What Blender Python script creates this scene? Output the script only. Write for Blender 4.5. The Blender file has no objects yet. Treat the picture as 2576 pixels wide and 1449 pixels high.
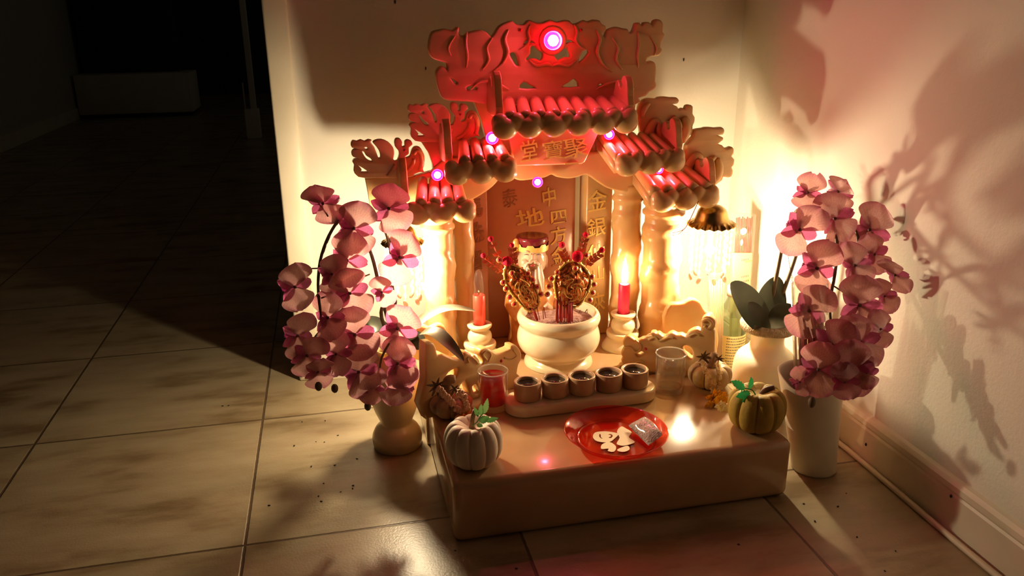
import bpy, bmesh, math, random
from mathutils import Vector, Matrix, Quaternion, noise
random.seed(7)
SC = bpy.context.scene
COL = SC.collection
PI = math.pi
V3 = Vector

# ------------------------------------------------------------------ camera
W, H, F = 2576.0, 1449.0, 2034.5
CAM = V3((0.5680, -1.0646, 0.7342))
YAW, PITCH, ROLL = 0.21883, 0.32647, -0.0091
_cy, _sy, _cp, _sp = math.cos(YAW), math.sin(YAW), math.cos(PITCH), math.sin(PITCH)
FWD = V3((_sy*_cp, _cy*_cp, -_sp))
_r = V3((_cy, -_sy, 0)); _u = _r.cross(FWD)
RGT = _r*math.cos(ROLL) + _u*math.sin(ROLL)
UPV = -_r*math.sin(ROLL) + _u*math.cos(ROLL)
cam_d = bpy.data.cameras.new('camera'); cam = bpy.data.objects.new('camera', cam_d); COL.objects.link(cam)
cam_d.sensor_width = 36; cam_d.lens = 36*F/W; cam_d.clip_start = .02; cam_d.clip_end = 60
m = Matrix.Identity(4)
for i in range(3):
    m[i][0] = RGT[i]; m[i][1] = UPV[i]; m[i][2] = -FWD[i]; m[i][3] = CAM[i]
cam.matrix_world = m
SC.camera = cam
# ------------------------------------------------------------------ world, exposure
SC.view_settings.view_transform = 'Standard'; SC.view_settings.look = 'None'
SC.view_settings.gamma = 1; SC.view_settings.use_curve_mapping = False
SC.view_settings.exposure = 0.0
wd = bpy.data.worlds.new('world'); SC.world = wd; wd.use_nodes = True
wd.node_tree.nodes['Background'].inputs[0].default_value = (1, .86, .62, 1)
wd.node_tree.nodes['Background'].inputs[1].default_value = .019
SC.cycles.use_denoising = True
SC.cycles.caustics_reflective = False; SC.cycles.caustics_refractive = False
SC.cycles.max_bounces = 10; SC.cycles.diffuse_bounces = 5; SC.cycles.transparent_max_bounces = 24
SC.cycles.sample_clamp_indirect = 6
LAMP_POWER = 2150.0      # radiance of the lamp bulbs
RED_POWER = 420.0       # radiance of the little red bulbs

# ------------------------------------------------------------------ view rays (photo pixel -> point on a real plane)
def ray(px, py): return FWD*F + RGT*(px-W/2) - UPV*(py-H/2)
def on(px, py, O, n):
    d = ray(px, py); return CAM + d*((O-CAM).dot(n)/d.dot(n))
NY = V3((0, -1, 0)); NX = V3((-1, 0, 0)); NZ = V3((0, 0, 1))
def pv(px, py, y): return on(px, py, V3((0, y, 0)), NY)
def pz(px, py, z): return on(px, py, V3((0, 0, z)), NZ)
def pu(px, py, x): return on(px, py, V3((x, 0, 0)), NX)
def ppm(p): return F/((V3(p)-CAM).dot(FWD))      # pixels per metre there

# ------------------------------------------------------------------ materials
def nd(nt, t, **kw):
    n = nt.nodes.new(t)
    for k, v in kw.items(): setattr(n, k, v)
    return n
def mat(name, col, rough=.5, col2=None, nscale=12, detail=4, metal=0, sss=0, sssr=(.02, .009, .004), bump=0, bscale=80, spec=.5, coat=0, trans=0, lo=.35, hi=.65, emis=None, es=0, alpha=1):
    m_ = bpy.data.materials.new(name); m_.use_nodes = True; nt = m_.node_tree
    b = nt.nodes['Principled BSDF']
    b.inputs['Base Color'].default_value = (*col, 1); b.inputs['Roughness'].default_value = rough
    b.inputs['Metallic'].default_value = metal; b.inputs['Specular IOR Level'].default_value = spec
    if coat: b.inputs['Coat Weight'].default_value = coat; b.inputs['Coat Roughness'].default_value = .08
    if sss:
        b.inputs['Subsurface Weight'].default_value = sss; b.inputs['Subsurface Radius'].default_value = sssr; b.inputs['Subsurface Scale'].default_value = 1
    if emis: b.inputs['Emission Color'].default_value = (*emis, 1); b.inputs['Emission Strength'].default_value = es
    tc = nd(nt, 'ShaderNodeTexCoord')
    if col2:
        nz = nd(nt, 'ShaderNodeTexNoise'); nz.inputs['Scale'].default_value = nscale; nz.inputs['Detail'].default_value = detail
        nt.links.new(tc.outputs['Object'], nz.inputs['Vector'])
        mr = nd(nt, 'ShaderNodeMapRange'); mr.inputs[1].default_value = lo; mr.inputs[2].default_value = hi
        nt.links.new(nz.outputs['Fac'], mr.inputs[0])
        mx = nd(nt, 'ShaderNodeMix', data_type='RGBA'); mx.inputs[6].default_value = (*col, 1); mx.inputs[7].default_value = (*col2, 1)
        nt.links.new(mr.outputs[0], mx.inputs[0]); nt.links.new(mx.outputs[2], b.inputs['Base Color'])
    if bump:
        n2 = nd(nt, 'ShaderNodeTexNoise'); n2.inputs['Scale'].default_value = bscale; n2.inputs['Detail'].default_value = 3
        nt.links.new(tc.outputs['Object'], n2.inputs['Vector'])
        bp = nd(nt, 'ShaderNodeBump'); bp.inputs['Strength'].default_value = bump; bp.inputs['Distance'].default_value = .004
        nt.links.new(n2.outputs['Fac'], bp.inputs['Height']); nt.links.new(bp.outputs[0], b.inputs['Normal'])
    return m_
def mat_petal(name, col, col2, trans=.5, rough=.45, rimcol=None):
    m_ = bpy.data.materials.new(name); m_.use_nodes = True; nt = m_.node_tree; nt.nodes.clear()
    out = nd(nt, 'ShaderNodeOutputMaterial'); tc = nd(nt, 'ShaderNodeTexCoord')
    nz = nd(nt, 'ShaderNodeTexNoise'); nz.inputs['Scale'].default_value = 25; nt.links.new(tc.outputs['Object'], nz.inputs['Vector'])
    mx = nd(nt, 'ShaderNodeMix', data_type='RGBA'); mx.inputs[6].default_value = (*col, 1); mx.inputs[7].default_value = (*col2, 1)
    mr = nd(nt, 'ShaderNodeMapRange'); mr.inputs[1].default_value = .35; mr.inputs[2].default_value = .65
    nt.links.new(nz.outputs['Fac'], mr.inputs[0]); nt.links.new(mr.outputs[0], mx.inputs[0])
    if rimcol:
        sp = nd(nt, 'ShaderNodeSeparateXYZ'); nt.links.new(tc.outputs['Object'], sp.inputs[0])
        at = nd(nt, 'ShaderNodeMath', operation='ARCTAN2'); nt.links.new(sp.outputs[1], at.inputs[0]); nt.links.new(sp.outputs[0], at.inputs[1])
        k1_ = nd(nt, 'ShaderNodeMath', operation='MULTIPLY'); k1_.inputs[1].default_value = 46; nt.links.new(at.outputs[0], k1_.inputs[0])
        sn = nd(nt, 'ShaderNodeMath', operation='SINE'); nt.links.new(k1_.outputs[0], sn.inputs[0])
        vm = nd(nt, 'ShaderNodeMapRange'); vm.inputs[1].default_value = .75; vm.inputs[2].default_value = 1; vm.inputs[4].default_value = .35; nt.links.new(sn.outputs[0], vm.inputs[0])
        m1 = nd(nt, 'ShaderNodeMix', data_type='RGBA'); m1.inputs[7].default_value = (.78, .52, .48, 1); nt.links.new(vm.outputs[0], m1.inputs[0]); nt.links.new(mx.outputs[2], m1.inputs[6])
        ln = nd(nt, 'ShaderNodeVectorMath', operation='LENGTH'); nt.links.new(tc.outputs['Object'], ln.inputs[0])
        rm_ = nd(nt, 'ShaderNodeMapRange'); rm_.inputs[1].default_value = .58; rm_.inputs[2].default_value = .90; nt.links.new(ln.outputs['Value'], rm_.inputs[0])
        m2 = nd(nt, 'ShaderNodeMix', data_type='RGBA'); m2.inputs[7].default_value = (*rimcol, 1); nt.links.new(rm_.outputs[0], m2.inputs[0]); nt.links.new(m1.outputs[2], m2.inputs[6]); mx = m2
    df = nd(nt, 'ShaderNodeBsdfDiffuse'); tr = nd(nt, 'ShaderNodeBsdfTranslucent'); gl = nd(nt, 'ShaderNodeBsdfGlossy')
    gl.inputs['Roughness'].default_value = rough; gl.inputs['Color'].default_value = (1, .95, .9, 1)
    nt.links.new(mx.outputs[2], df.inputs[0]); nt.links.new(mx.outputs[2], tr.inputs[0])
    a = nd(nt, 'ShaderNodeMixShader'); a.inputs[0].default_value = trans
    nt.links.new(df.outputs[0], a.inputs[1]); nt.links.new(tr.outputs[0], a.inputs[2])
    b = nd(nt, 'ShaderNodeMixShader'); b.inputs[0].default_value = .04
    nt.links.new(a.outputs[0], b.inputs[1]); nt.links.new(gl.outputs[0], b.inputs[2]); nt.links.new(b.outputs[0], out.inputs[0])
    return m_
def mat_clear(name, col=(.95, .95, .93), rough=.03, body=0.0, bodycol=(1, 1, 1), ior=1.45, blend=None):
    """thin clear glass or plastic: see-through with a fresnel shine and a little body colour"""
    m_ = bpy.data.materials.new(name); m_.use_nodes = True; nt = m_.node_tree; nt.nodes.clear()
    out = nd(nt, 'ShaderNodeOutputMaterial')
    tp = nd(nt, 'ShaderNodeBsdfTransparent'); tp.inputs[0].default_value = (*col, 1)
    gl = nd(nt, 'ShaderNodeBsdfGlossy'); gl.inputs['Roughness'].default_value = rough
    lw = nd(nt, 'ShaderNodeLayerWeight'); pw = nd(nt, 'ShaderNodeMath', operation='POWER'); pw.inputs[1].default_value = 4
    nt.links.new(lw.outputs['Facing'], pw.inputs[0]); fr = nd(nt, 'ShaderNodeMapRange'); fr.inputs[3].default_value = ((ior-1)/(ior+1))**2; fr.inputs[4].default_value = .75
    nt.links.new(pw.outputs[0], fr.inputs[0])
    last = tp
    if body:
        df = nd(nt, 'ShaderNodeBsdfDiffuse'); df.inputs[0].default_value = (*bodycol, 1)
        tl = nd(nt, 'ShaderNodeBsdfTranslucent'); tl.inputs[0].default_value = (*bodycol, 1)
        mm = nd(nt, 'ShaderNodeMixShader'); mm.inputs[0].default_value = .5
        nt.links.new(df.outputs[0], mm.inputs[1]); nt.links.new(tl.outputs[0], mm.inputs[2])
        a = nd(nt, 'ShaderNodeMixShader'); a.inputs[0].default_value = body
        nt.links.new(tp.outputs[0], a.inputs[1]); nt.links.new(mm.outputs[0], a.inputs[2]); last = a
    b = nd(nt, 'ShaderNodeMixShader'); nt.links.new(fr.outputs[0], b.inputs[0])
    nt.links.new(last.outputs[0], b.inputs[1]); nt.links.new(gl.outputs[0], b.inputs[2]); nt.links.new(b.outputs[0], out.inputs[0])
    return m_
def mat_emit(name, col, s):
    m_ = bpy.data.materials.new(name); m_.use_nodes = True; nt = m_.node_tree; nt.nodes.clear()
    out = nd(nt, 'ShaderNodeOutputMaterial'); e = nd(nt, 'ShaderNodeEmission')
    e.inputs[0].default_value = (*col, 1); e.inputs[1].default_value = s
    nt.links.new(e.outputs[0], out.inputs[0]); return m_

TILE = .4
def mat_floor():
    m_ = bpy.data.materials.new('floor_tile'); m_.use_nodes = True; nt = m_.node_tree; b = nt.nodes['Principled BSDF']; L = nt.links.new
    geo = nd(nt, 'ShaderNodeNewGeometry'); sep = nd(nt, 'ShaderNodeSeparateXYZ'); L(geo.outputs['Position'], sep.inputs[0])
    def mth(op, a, bb=None):
        n = nd(nt, 'ShaderNodeMath', operation=op)
        if isinstance(a, (int, float)): n.inputs[0].default_value = a
        else: L(a, n.inputs[0])
        if bb is not None:
            if isinstance(bb, (int, float)): n.inputs[1].default_value = bb
            else: L(bb, n.inputs[1])
        return n.outputs[0]
    nw = nd(nt, 'ShaderNodeTexNoise'); nw.inputs['Scale'].default_value = 90; nw.inputs['Detail'].default_value = 2; L(geo.outputs['Position'], nw.inputs['Vector'])
    ds = []
    for ax in (0, 1):
        s = mth('DIVIDE', sep.outputs[ax], TILE); fl = mth('FLOOR', mth('ADD', s, .5)); ds.append(mth('MULTIPLY', mth('ABSOLUTE', mth('SUBTRACT', s, fl)), TILE))
    dm = mth('MINIMUM', ds[0], ds[1]); dm = mth('SUBTRACT', dm, mth('MULTIPLY', nw.outputs['Fac'], .0016))
    mr = nd(nt, 'ShaderNodeMapRange'); mr.inputs[1].default_value = .0006; mr.inputs[2].default_value = .0022; L(dm, mr.inputs[0])
    mp = nd(nt, 'ShaderNodeMapping'); mp.inputs['Scale'].default_value = (2.2, 6.5, 1); L(geo.outputs['Position'], mp.inputs['Vector'])
    n1 = nd(nt, 'ShaderNodeTexNoise'); n1.inputs['Scale'].default_value = 1.9; n1.inputs['Detail'].default_value = 5; n1.inputs['Roughness'].default_value = .58; L(mp.outputs[0], n1.inputs['Vector'])
    # each tile carries its own printed pattern: offset by tile cell
    cx = mth('FLOOR', mth('DIVIDE', sep.outputs[0], TILE)); cyy = mth('FLOOR', mth('DIVIDE', sep.outputs[1], TILE))
    cmb = nd(nt, 'ShaderNodeCombineXYZ'); L(mth('MULTIPLY', cx, 3.7), cmb.inputs[0]); L(mth('MULTIPLY', cyy, 5.1), cmb.inputs[1]); L(cmb.outputs[0], mp.inputs['Location'])
    ramp = nd(nt, 'ShaderNodeValToRGB'); L(n1.outputs['Fac'], ramp.inputs[0])
    e = ramp.color_ramp.elements; e[0].position = .34; e[0].color = (.21, .145, .075, 1); e[1].position = .64; e[1].color = (.42, .345, .225, 1)
    e2 = ramp.color_ramp.elements.new(.47); e2.color = (.35, .275, .17, 1)
    mx = nd(nt, 'ShaderNodeMix', data_type='RGBA'); mx.inputs[6].default_value = (.13, .085, .05, 1); L(mr.outputs[0], mx.inputs[0]); L(ramp.outputs[0], mx.inputs[7]); L(mx.outputs[2], b.inputs['Base Color'])
    n3 = nd(nt, 'ShaderNodeTexNoise'); n3.inputs['Scale'].default_value = 260; n3.inputs['Detail'].default_value = 2; L(geo.outputs['Position'], n3.inputs['Vector'])
    hsum = mth('ADD', mth('MULTIPLY', mr.outputs[0], 1.6), mth('MULTIPLY', n3.outputs['Fac'], .35))
    bp = nd(nt, 'ShaderNodeBump'); bp.inputs['Strength'].default_value = .5; bp.inputs['Distance'].default_value = .0016; L(hsum, bp.inputs['Height']); L(bp.outputs[0], b.inputs['Normal'])
    b.inputs['Roughness'].default_value = .34; b.inputs['Specular IOR Level'].default_value = .45
    return m_

M = {}
M['floor'] = mat_floor()
M['wall'] = mat('wall_paint', (.74, .70, .61), .75, bump=.10, bscale=170, spec=.2)
M['trim'] = mat('trim_paint', (.80, .74, .60), .42, (.72, .65, .50), 5, bump=.08, bscale=40)
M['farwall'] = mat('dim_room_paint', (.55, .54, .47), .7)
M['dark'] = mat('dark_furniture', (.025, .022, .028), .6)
STK = dict(sss=.5, sssr=(.013, .006, .002), coat=.2)
M['stone'] = mat('cream_onyx', (.64, .43, .19), .32, (.56, .31, .115), 9, lo=.4, hi=.75, bump=.12, bscale=55, **STK)
M['slab'] = mat('polished_onyx_slab', (.52, .335, .175), .17, (.38, .21, .095), 5.5, lo=.38, hi=.72, sss=.25, sssr=(.02, .009, .003), coat=.5)
M['stonew'] = mat('white_onyx', (.78, .69, .49), .2, (.68, .56, .34), 14, lo=.42, hi=.75, sss=.3, sssr=(.012, .008, .004), coat=.5)
M['panel'] = mat('red_lit_onyx', (.62, .29, .15), .35, (.50, .19, .095), 7, bump=.1, bscale=60, sss=.3, sssr=(.02, .008, .004), coat=.2)  # peach tone carries the red and warm light falling on the panels
M['gold'] = mat('gold_paint', (.86, .58, .17), .35, metal=.35, bump=.1, bscale=200)
M['golddull'] = mat('dark_gold_paint', (.30, .13, .05), .5, metal=.2)  # darker gold for the left-hand letters
M['brass'] = mat('aged_brass', (.62, .42, .14), .28, (.25, .16, .06), 30, metal=1)
M['redbead'] = mat('red_rhinestone', (.55, .015, .03), .12, coat=1)
M['pompom'] = mat('red_pompom', (.62, .02, .05), .95, bump=.8, bscale=500, spec=.1)
M['foil'] = mat('red_foil', (.74, .09, .06), .28, (.80, .24, .12), 60, metal=.35, bump=.5, bscale=220)
M['goldfoil'] = mat('gold_red_foil', (.74, .34, .10), .25, (.55, .10, .04), 110, metal=.8, bump=.8, bscale=170)
M['redwax'] = mat('red_candle', (.72, .075, .045), .35, metal=.25)
M['pinkwax'] = mat('pink_red_candle', (.78, .04, .13), .4, sss=.4, sssr=(.02, .004, .005))
M['stick'] = mat('red_incense', (.42, .035, .035), .8)
M['woodstick'] = mat('tan_incense', (.60, .37, .17), .8)
M['ash'] = mat('incense_ash', (.42, .27, .22), .95, (.24, .12, .10), 120, bump=1, bscale=300)
M['cup'] = mat('brown_onyx_cup', (.48, .30, .17), .3, (.36, .20, .11), 20, coat=.3)
M['wine'] = mat('dark_tea', (.012, .008, .008), .04)
M['tray'] = mat('cream_stone_tray', (.78, .63, .43), .25, (.66, .48, .30), 8, coat=.3, sss=.2)
M['glass'] = mat_clear('clear_glass', (.96, .95, .92), .03, .015, ior=1.6)
M['glassrim'] = mat_clear('glass_rim_highlight', (.95, .93, .88), .05, .22, (.95, .92, .85), 1.8)  # pale body colour put in as the bright highlight around the rim
M['glassbase'] = mat_clear('thick_glass', (.97, .92, .80), body=.06)
M['water'] = mat_clear('water', (.93, .85, .72), .02, .035, (.9, .75, .5), 1.4)
M['reddrink'] = mat_clear('red_drink', (.82, .06, .06), .03, .28, (.75, .03, .04), 1.33)
M['redplastic'] = mat_clear('red_clear_plastic', (.98, .36, .25), .06, .09, (.85, .05, .03), 1.5)
M['motif'] = mat('cream_print', (.80, .68, .42), .6)
M['salt'] = mat('grey_white_grains', (.70, .55, .50), .9, (.52, .38, .35), 260, bump=1, bscale=420)
M['bag'] = mat_clear('clear_plastic_bag', (.97, .96, .95), .12, .05, (1, 1, 1), 1.6)
M['wpump'] = mat('white_pumpkin', (.74, .66, .50), .55, (.62, .53, .38), 18, bump=.1, bscale=60, spec=.3)
M['ypump'] = mat('ochre_pumpkin', (.46, .33, .06), .6, (.34, .25, .05), 25, bump=.2, bscale=160, spec=.25)
M['gourdL'] = mat('mottled_gourd', (.42, .27, .14), .35, (.12, .07, .03), 26, lo=.45, hi=.62)
M['gourdR'] = mat('tan_gourd', (.58, .44, .24), .4, (.40, .27, .13), 18)
M['gourdred'] = mat('red_gourd_side', (.66, .16, .10), .3, (.55, .30, .18), 20)
M['stemtan'] = mat('dry_stem', (.36, .22, .11), .7, (.24, .13, .06), 50, bump=.4, bscale=120)
M['stemdark'] = mat('dark_stem', (.09, .05, .035), .6, (.16, .09, .05), 40)
M['leafg'] = mat_petal('green_plastic_leaf', (.03, .42, .12), (.02, .30, .08), .25, .25)
M['leaflight'] = mat_petal('pale_green_leaf', (.22, .42, .14), (.12, .32, .09), .3, .25)
M['garland'] = mat('tan_garland_bead', (.66, .42, .28), .45, (.52, .30, .18), 60)
M['crystal'] = mat_clear('amber_crystal', (.93, .84, .62), .05, .35, (.9, .75, .5), 1.6)
M['marigold'] = mat('yellow_marigold', (.85, .48, .02), .8, (.70, .30, .01), 90, bump=.6, bscale=300)
M['orangeflower'] = mat('orange_flower', (.80, .28, .02), .8, (.65, .16, .01), 90)
M['whiteflower'] = mat('white_flower', (.82, .76, .62), .8)
M['vase'] = mat('cream_vase', (.76, .62, .38), .3, (.60, .44, .22), 8, coat=.3, sss=.25)
M['vaseback'] = mat('white_glazed_vase', (.84, .76, .58), .4, bump=.05, bscale=60, sss=.15)
M['vasefront'] = mat('bone_vase', (.70, .66, .52), .45, (.62, .56, .42), 6, bump=.1, bscale=40)
M['rope'] = mat('twisted_rope', (.58, .50, .34), .9, (.40, .33, .20), 120, bump=1, bscale=300)
M['spot'] = mat('vase_hole_shade', (.09, .055, .03), .6)  # dark colour for the shade inside the vase's holes
M['petal'] = mat_petal('dusty_pink_petal', (.60, .33, .30), (.52, .25, .25), .55, rimcol=(.52, .17, .26))
M['sepal'] = mat_petal('magenta_petal', (.56, .13, .27), (.48, .09, .23), .55)
M['lip'] = mat_petal('purple_lip', (.36, .03, .17), (.25, .02, .10), .35)
M['column'] = mat('dark_column', (.14, .07, .05), .5)
M['ostem'] = mat('orchid_stem', (.10, .065, .035), .6, (.16, .11, .05), 60)
M['oleaf'] = mat_petal('dark_orchid_leaf', (.045, .050, .030), (.035, .038, .026), .12, .35)
M['oleaf2'] = mat_petal('brown_orchid_leaf', (.12, .10, .06), (.09, .065, .045), .06, .4)
M['oleaf3'] = mat_petal('pale_leaf_back', (.55, .52, .38), (.45, .42, .30), .3, .3)
M['porcelain'] = mat('porcelain_skin', (.62, .42, .29), .18, coat=.6)
M['robe'] = mat('orange_robe', (.62, .27, .07), .25, (.45, .16, .05), 60, coat=.5)
M['beard'] = mat('white_beard', (.62, .50, .38), .22, coat=.5)
M['hat'] = mat('maroon_hat', (.14, .012, .02), .2, coat=.6)
M['facedark'] = mat('painted_features', (.10, .04, .03), .5)
M['mouth'] = mat('painted_mouth', (.40, .04, .04), .4)
M['cable'] = mat('cream_cable', (.72, .64, .48), .5)
M['redwire'] = mat('red_thread', (.30, .02, .02), .6)
M['bulb'] = mat_emit('lamp_bulb_glow', (1, .80, .50), LAMP_POWER)
M['redbulb'] = mat_emit('red_bulb_glow', (1, .07, .165), RED_POWER)
M['redcore'] = mat_emit('red_bulb_core', (1, .62, .75), 40)
M['redring'] = mat_clear('red_bulb_housing', (.9, .03, .15), .1, .85, (.85, .02, .22))
M['flame'] = mat_emit('candle_bulb_glow', (1, .66, .34), 90)
M['beadglass'] = mat_clear('clear_bead', (.96, .96, .95), .08, .35, (.95, .93, .88), 1.5)
M['reddrop'] = mat_clear('pale_red_bead', (.95, .55, .45), .08, .5, (.85, .22, .16), 1.5)
M['bottleg'] = mat_clear('green_tinted_bottle', (.70, .78, .62), .05, .18, (.25, .3, .2))
M['label'] = mat('cream_yellow_label', (.80, .68, .30), .6)
M['ink'] = mat('label_ink', (.16, .12, .10), .7)
M['pack'] = mat('tan_paper_pack', (.78, .62, .30), .6)
M['speck'] = mat('dark_specks', (.03, .02, .015), .8)
M['white'] = mat('white_panel', (.62, .60, .52), .6)

# ------------------------------------------------------------------ object helpers
def tag(o, label=None, cat=None, group=None, kind=None):
    if label: o['label'] = label
    if cat: o['category'] = cat
    if group: o['group'] = group
    if kind: o['kind'] = kind
    return o
def thing(name, loc, label, cat, group=None):
    o = bpy.data.objects.new(name, None); COL.objects.link(o); o.location = V3(loc); o.empty_display_size = .02
    return tag(o, label, cat, group)
def setparent(o, parent):
    if parent is not None:
        o.parent = parent
        w = V3((0, 0, 0)); p = parent
        while p is not None:
            if p.type == 'EMPTY': w += p.location
            p = p.parent
        o.matrix_parent_inverse = Matrix.Translation(-w) if parent.type == 'EMPTY' else Matrix.Identity(4)
def link(name, me, material, parent=None, label=None):
    o = bpy.data.objects.new(name, me); COL.objects.link(o)
    if material is not None:
        me.materials.clear(); me.materials.append(material)
    setparent(o, parent)
    if label: o['label'] = label
    return o
def obj(name, bm, material, parent=None, smooth=True, label=None):
    me = bpy.data.meshes.new(name); bm.normal_update(); bm.to_mesh(me); bm.free()
    if smooth:
        me.shade_smooth()
    return link(name, me, material, parent, label)
def struct(name, bm, material, smooth=False):
    o = obj(name, bm, material, None, smooth); o['kind'] = 'structure'; return o
def NB(): return bmesh.new()
def add_box(bm, lo, hi, bev=0, seg=2, rot=None):
    lo, hi = V3(lo), V3(hi)
    r = bmesh.ops.create_cube(bm, size=1)
    vs = r['verts']; c = (lo+hi)/2; s = hi-lo
    for v in vs: v.co = V3((v.co.x*s.x, v.co.y*s.y, v.co.z*s.z))
    if bev:
        es = list({e for v in vs for e in v.link_edges})
        rr = bmesh.ops.bevel(bm, geom=es, offset=bev, segments=seg, profile=.5, affect='EDGES')
        vs = list({v for f in rr['faces'] for v in f.verts} | {v for v in vs if v.is_valid})
    for v in vs:
        if rot is not None: v.co = rot @ v.co
        v.co += c
    return vs
def add_lathe(bm, prof, c=(0, 0, 0), seg=40, cap0=True, cap1=True, fn=None):
    c = V3(c); rings = []
    for (r, z) in prof:
        ring = []
        for k in range(seg):
            a = 2*PI*k/seg; rr, zz = r, z
            if fn: rr, zz = fn(r, z, a)
            ring.append(bm.verts.new(c + V3((rr*math.cos(a), rr*math.sin(a), zz))))
        rings.append(ring)
    for i in range(len(rings)-1):
        for k in range(seg):
            bm.faces.new((rings[i][k], rings[i][(k+1) % seg], rings[i+1][(k+1) % seg], rings[i+1][k]))
    if cap0: bm.faces.new(list(reversed(rings[0])))
    if cap1: bm.faces.new(rings[-1])
    return rings
def smooth_prof(p, k=4):
    q = []
    for i in range(len(p)-1):
        a, b, c, d = p[max(0, i-1)], p[i], p[i+1], p[min(len(p)-1, i+2)]
        for j in range(k):
            t = j/k
            q.append(tuple(.5*((2*b[m_]) + (c[m_]-a[m_])*t + (2*a[m_]-5*b[m_]+4*c[m_]-d[m_])*t*t + (3*b[m_]-a[m_]-3*c[m_]+d[m_])*t**3) for m_ in range(len(b))))
    q.append(tuple(p[-1])); return q
def add_tube(bm, pts, rad, seg=8, cap=True, sm=0):
    pts = [V3(p) for p in pts]
    if sm: pts = [V3(p) for p in smooth_prof([tuple(p) for p in pts], sm)]
    n = len(pts)
    if not isinstance(rad, (list, tuple)): rad = [rad]*n
    elif len(rad) != n: rad = [rad[min(len(rad)-1, int(i/(n-1)*(len(rad)-1)))]*(1-((i/(n-1)*(len(rad)-1)) % 1)) + rad[min(len(rad)-1, int(i/(n-1)*(len(rad)-1))+1)]*((i/(n-1)*(len(rad)-1)) % 1) for i in range(n)]
    rings = []; prev = None
    for i in range(n):
        t = (pts[min(n-1, i+1)]-pts[max(0, i-1)]); t = t.normalized() if t.length > 1e-9 else V3((0, 0, 1))
        if prev is None:
            a = t.orthogonal().normalized()
        else:
            a = (prev - t*prev.dot(t)); a = a.normalized() if a.length > 1e-6 else t.orthogonal().normalized()
        prev = a; b = t.cross(a)
        rings.append([bm.verts.new(pts[i] + (a*math.cos(2*PI*k/seg) + b*math.sin(2*PI*k/seg))*rad[i]) for k in range(seg)])
    for i in range(n-1):
        for k in range(seg):
            bm.faces.new((rings[i][k], rings[i][(k+1) % seg], rings[i+1][(k+1) % seg], rings[i+1][k]))
    if cap:
        bm.faces.new(list(reversed(rings[0]))); bm.faces.new(rings[-1])
def add_ball(bm, c, r, sub=2, sc=(1, 1, 1), rot=None):
    q = bmesh.ops.create_icosphere(bm, subdivisions=sub, radius=1)
    for v in q['verts']:
        p = V3((v.co.x*sc[0], v.co.y*sc[1], v.co.z*sc[2]))*r
        if rot is not None: p = rot @ p
        v.co = p + V3(c)
    return q['verts']
def add_grid(bm, fn, nu, nv):
    g = [[bm.verts.new(fn(i/nu, j/nv)) for j in range(nv+1)] for i in range(nu+1)]
    for i in range(nu):
        for j in range(nv):
            bm.faces.new((g[i][j], g[i+1][j], g[i+1][j+1], g[i][j+1]))
    return g
def closed_cr(p, k):
    n = len(p); q = []
    for i in range(n):
        a, b, c, d = p[i-1], p[i], p[(i+1) % n], p[(i+2) % n]
        for j in range(k):
            t = j/k
            q.append(tuple(.5*((2*b[m_]) + (c[m_]-a[m_])*t + (2*a[m_]-5*b[m_]+4*c[m_]-d[m_])*t*t + (3*b[m_]-a[m_]-3*c[m_]+d[m_])*t**3) for m_ in (0, 1)))
    return q
DIAG = False
def curve_mesh(loops, thick, bev):
    cu = bpy.data.curves.new('outline', 'CURVE'); cu.dimensions = '2D'; cu.fill_mode = 'BOTH'
    cu.extrude = max(1e-5, thick/2-bev); cu.bevel_depth = bev; cu.bevel_resolution = 2; cu.offset = -bev
    for lp in loops:
        s = cu.splines.new('POLY'); s.points.add(len(lp)-1)
        for i, (x, y) in enumerate(lp): s.points[i].co = (x, y, 0, 1)
        s.use_cyclic_u = True
    o = bpy.data.objects.new('outline', cu); COL.objects.link(o)
    dg = bpy.context.evaluated_depsgraph_get(); dg.update()
    me = bpy.data.meshes.new_from_object(o.evaluated_get(dg))
    if DIAG:
        sh = lambda lp: abs(sum(lp[i-1][0]*lp[i][1]-lp[i][0]*lp[i-1][1] for i in range(len(lp))))/2
        want = sh(loops[0])-sum(sh(l) for l in loops[1:]); got = sum(p.area for p in me.polygons if p.normal.z > .99)
        if got < want*.75 or got > want*1.02: print('FILL?', len(loops[0]), round(want*1e4, 2), round(got*1e4, 2))
    bpy.data.objects.remove(o); bpy.data.curves.remove(cu)
    bm = bmesh.new(); bm.from_mesh(me); bmesh.ops.remove_doubles(bm, verts=bm.verts, dist=1e-5); bm.to_mesh(me); bm.free()
    return me
def plane_axes(n):
    n = V3(n).normalized(); a = V3((-n.y, n.x, 0)).normalized(); return a, n.cross(a), n
def loop2d(pts, O, n, k):
    a, up, nn = plane_axes(n); q = []
    for (x, y) in pts:
        p = on(x, y, O, nn) - O; q.append((p.dot(a), p.dot(up)))
    return closed_cr(q, k) if k > 1 else q
def plane_mat(O, n, thick):
    a, up, nn = plane_axes(n); mm = Matrix.Identity(4); o = O - nn*thick/2
    for i in range(3):
        mm[i][0] = a[i]; mm[i][1] = up[i]; mm[i][2] = nn[i]; mm[i][3] = o[i]
    return mm
def plate(name, pts, O, n, thick, material, parent, holes=(), bev=.002, k=4, label=None, hk=3):
    O = V3(O); loops = [loop2d(pts, O, n, k)] + [loop2d(h, O, n, hk) for h in holes]
    me = curve_mesh(loops, thick, bev); me.transform(plane_mat(O, n, thick)); me.shade_flat()
    try:
        me.shade_smooth(); me.set_sharp_from_angle(angle=math.radians(50))
    except Exception: pass
    return link(name, me, material, parent, label)
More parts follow.
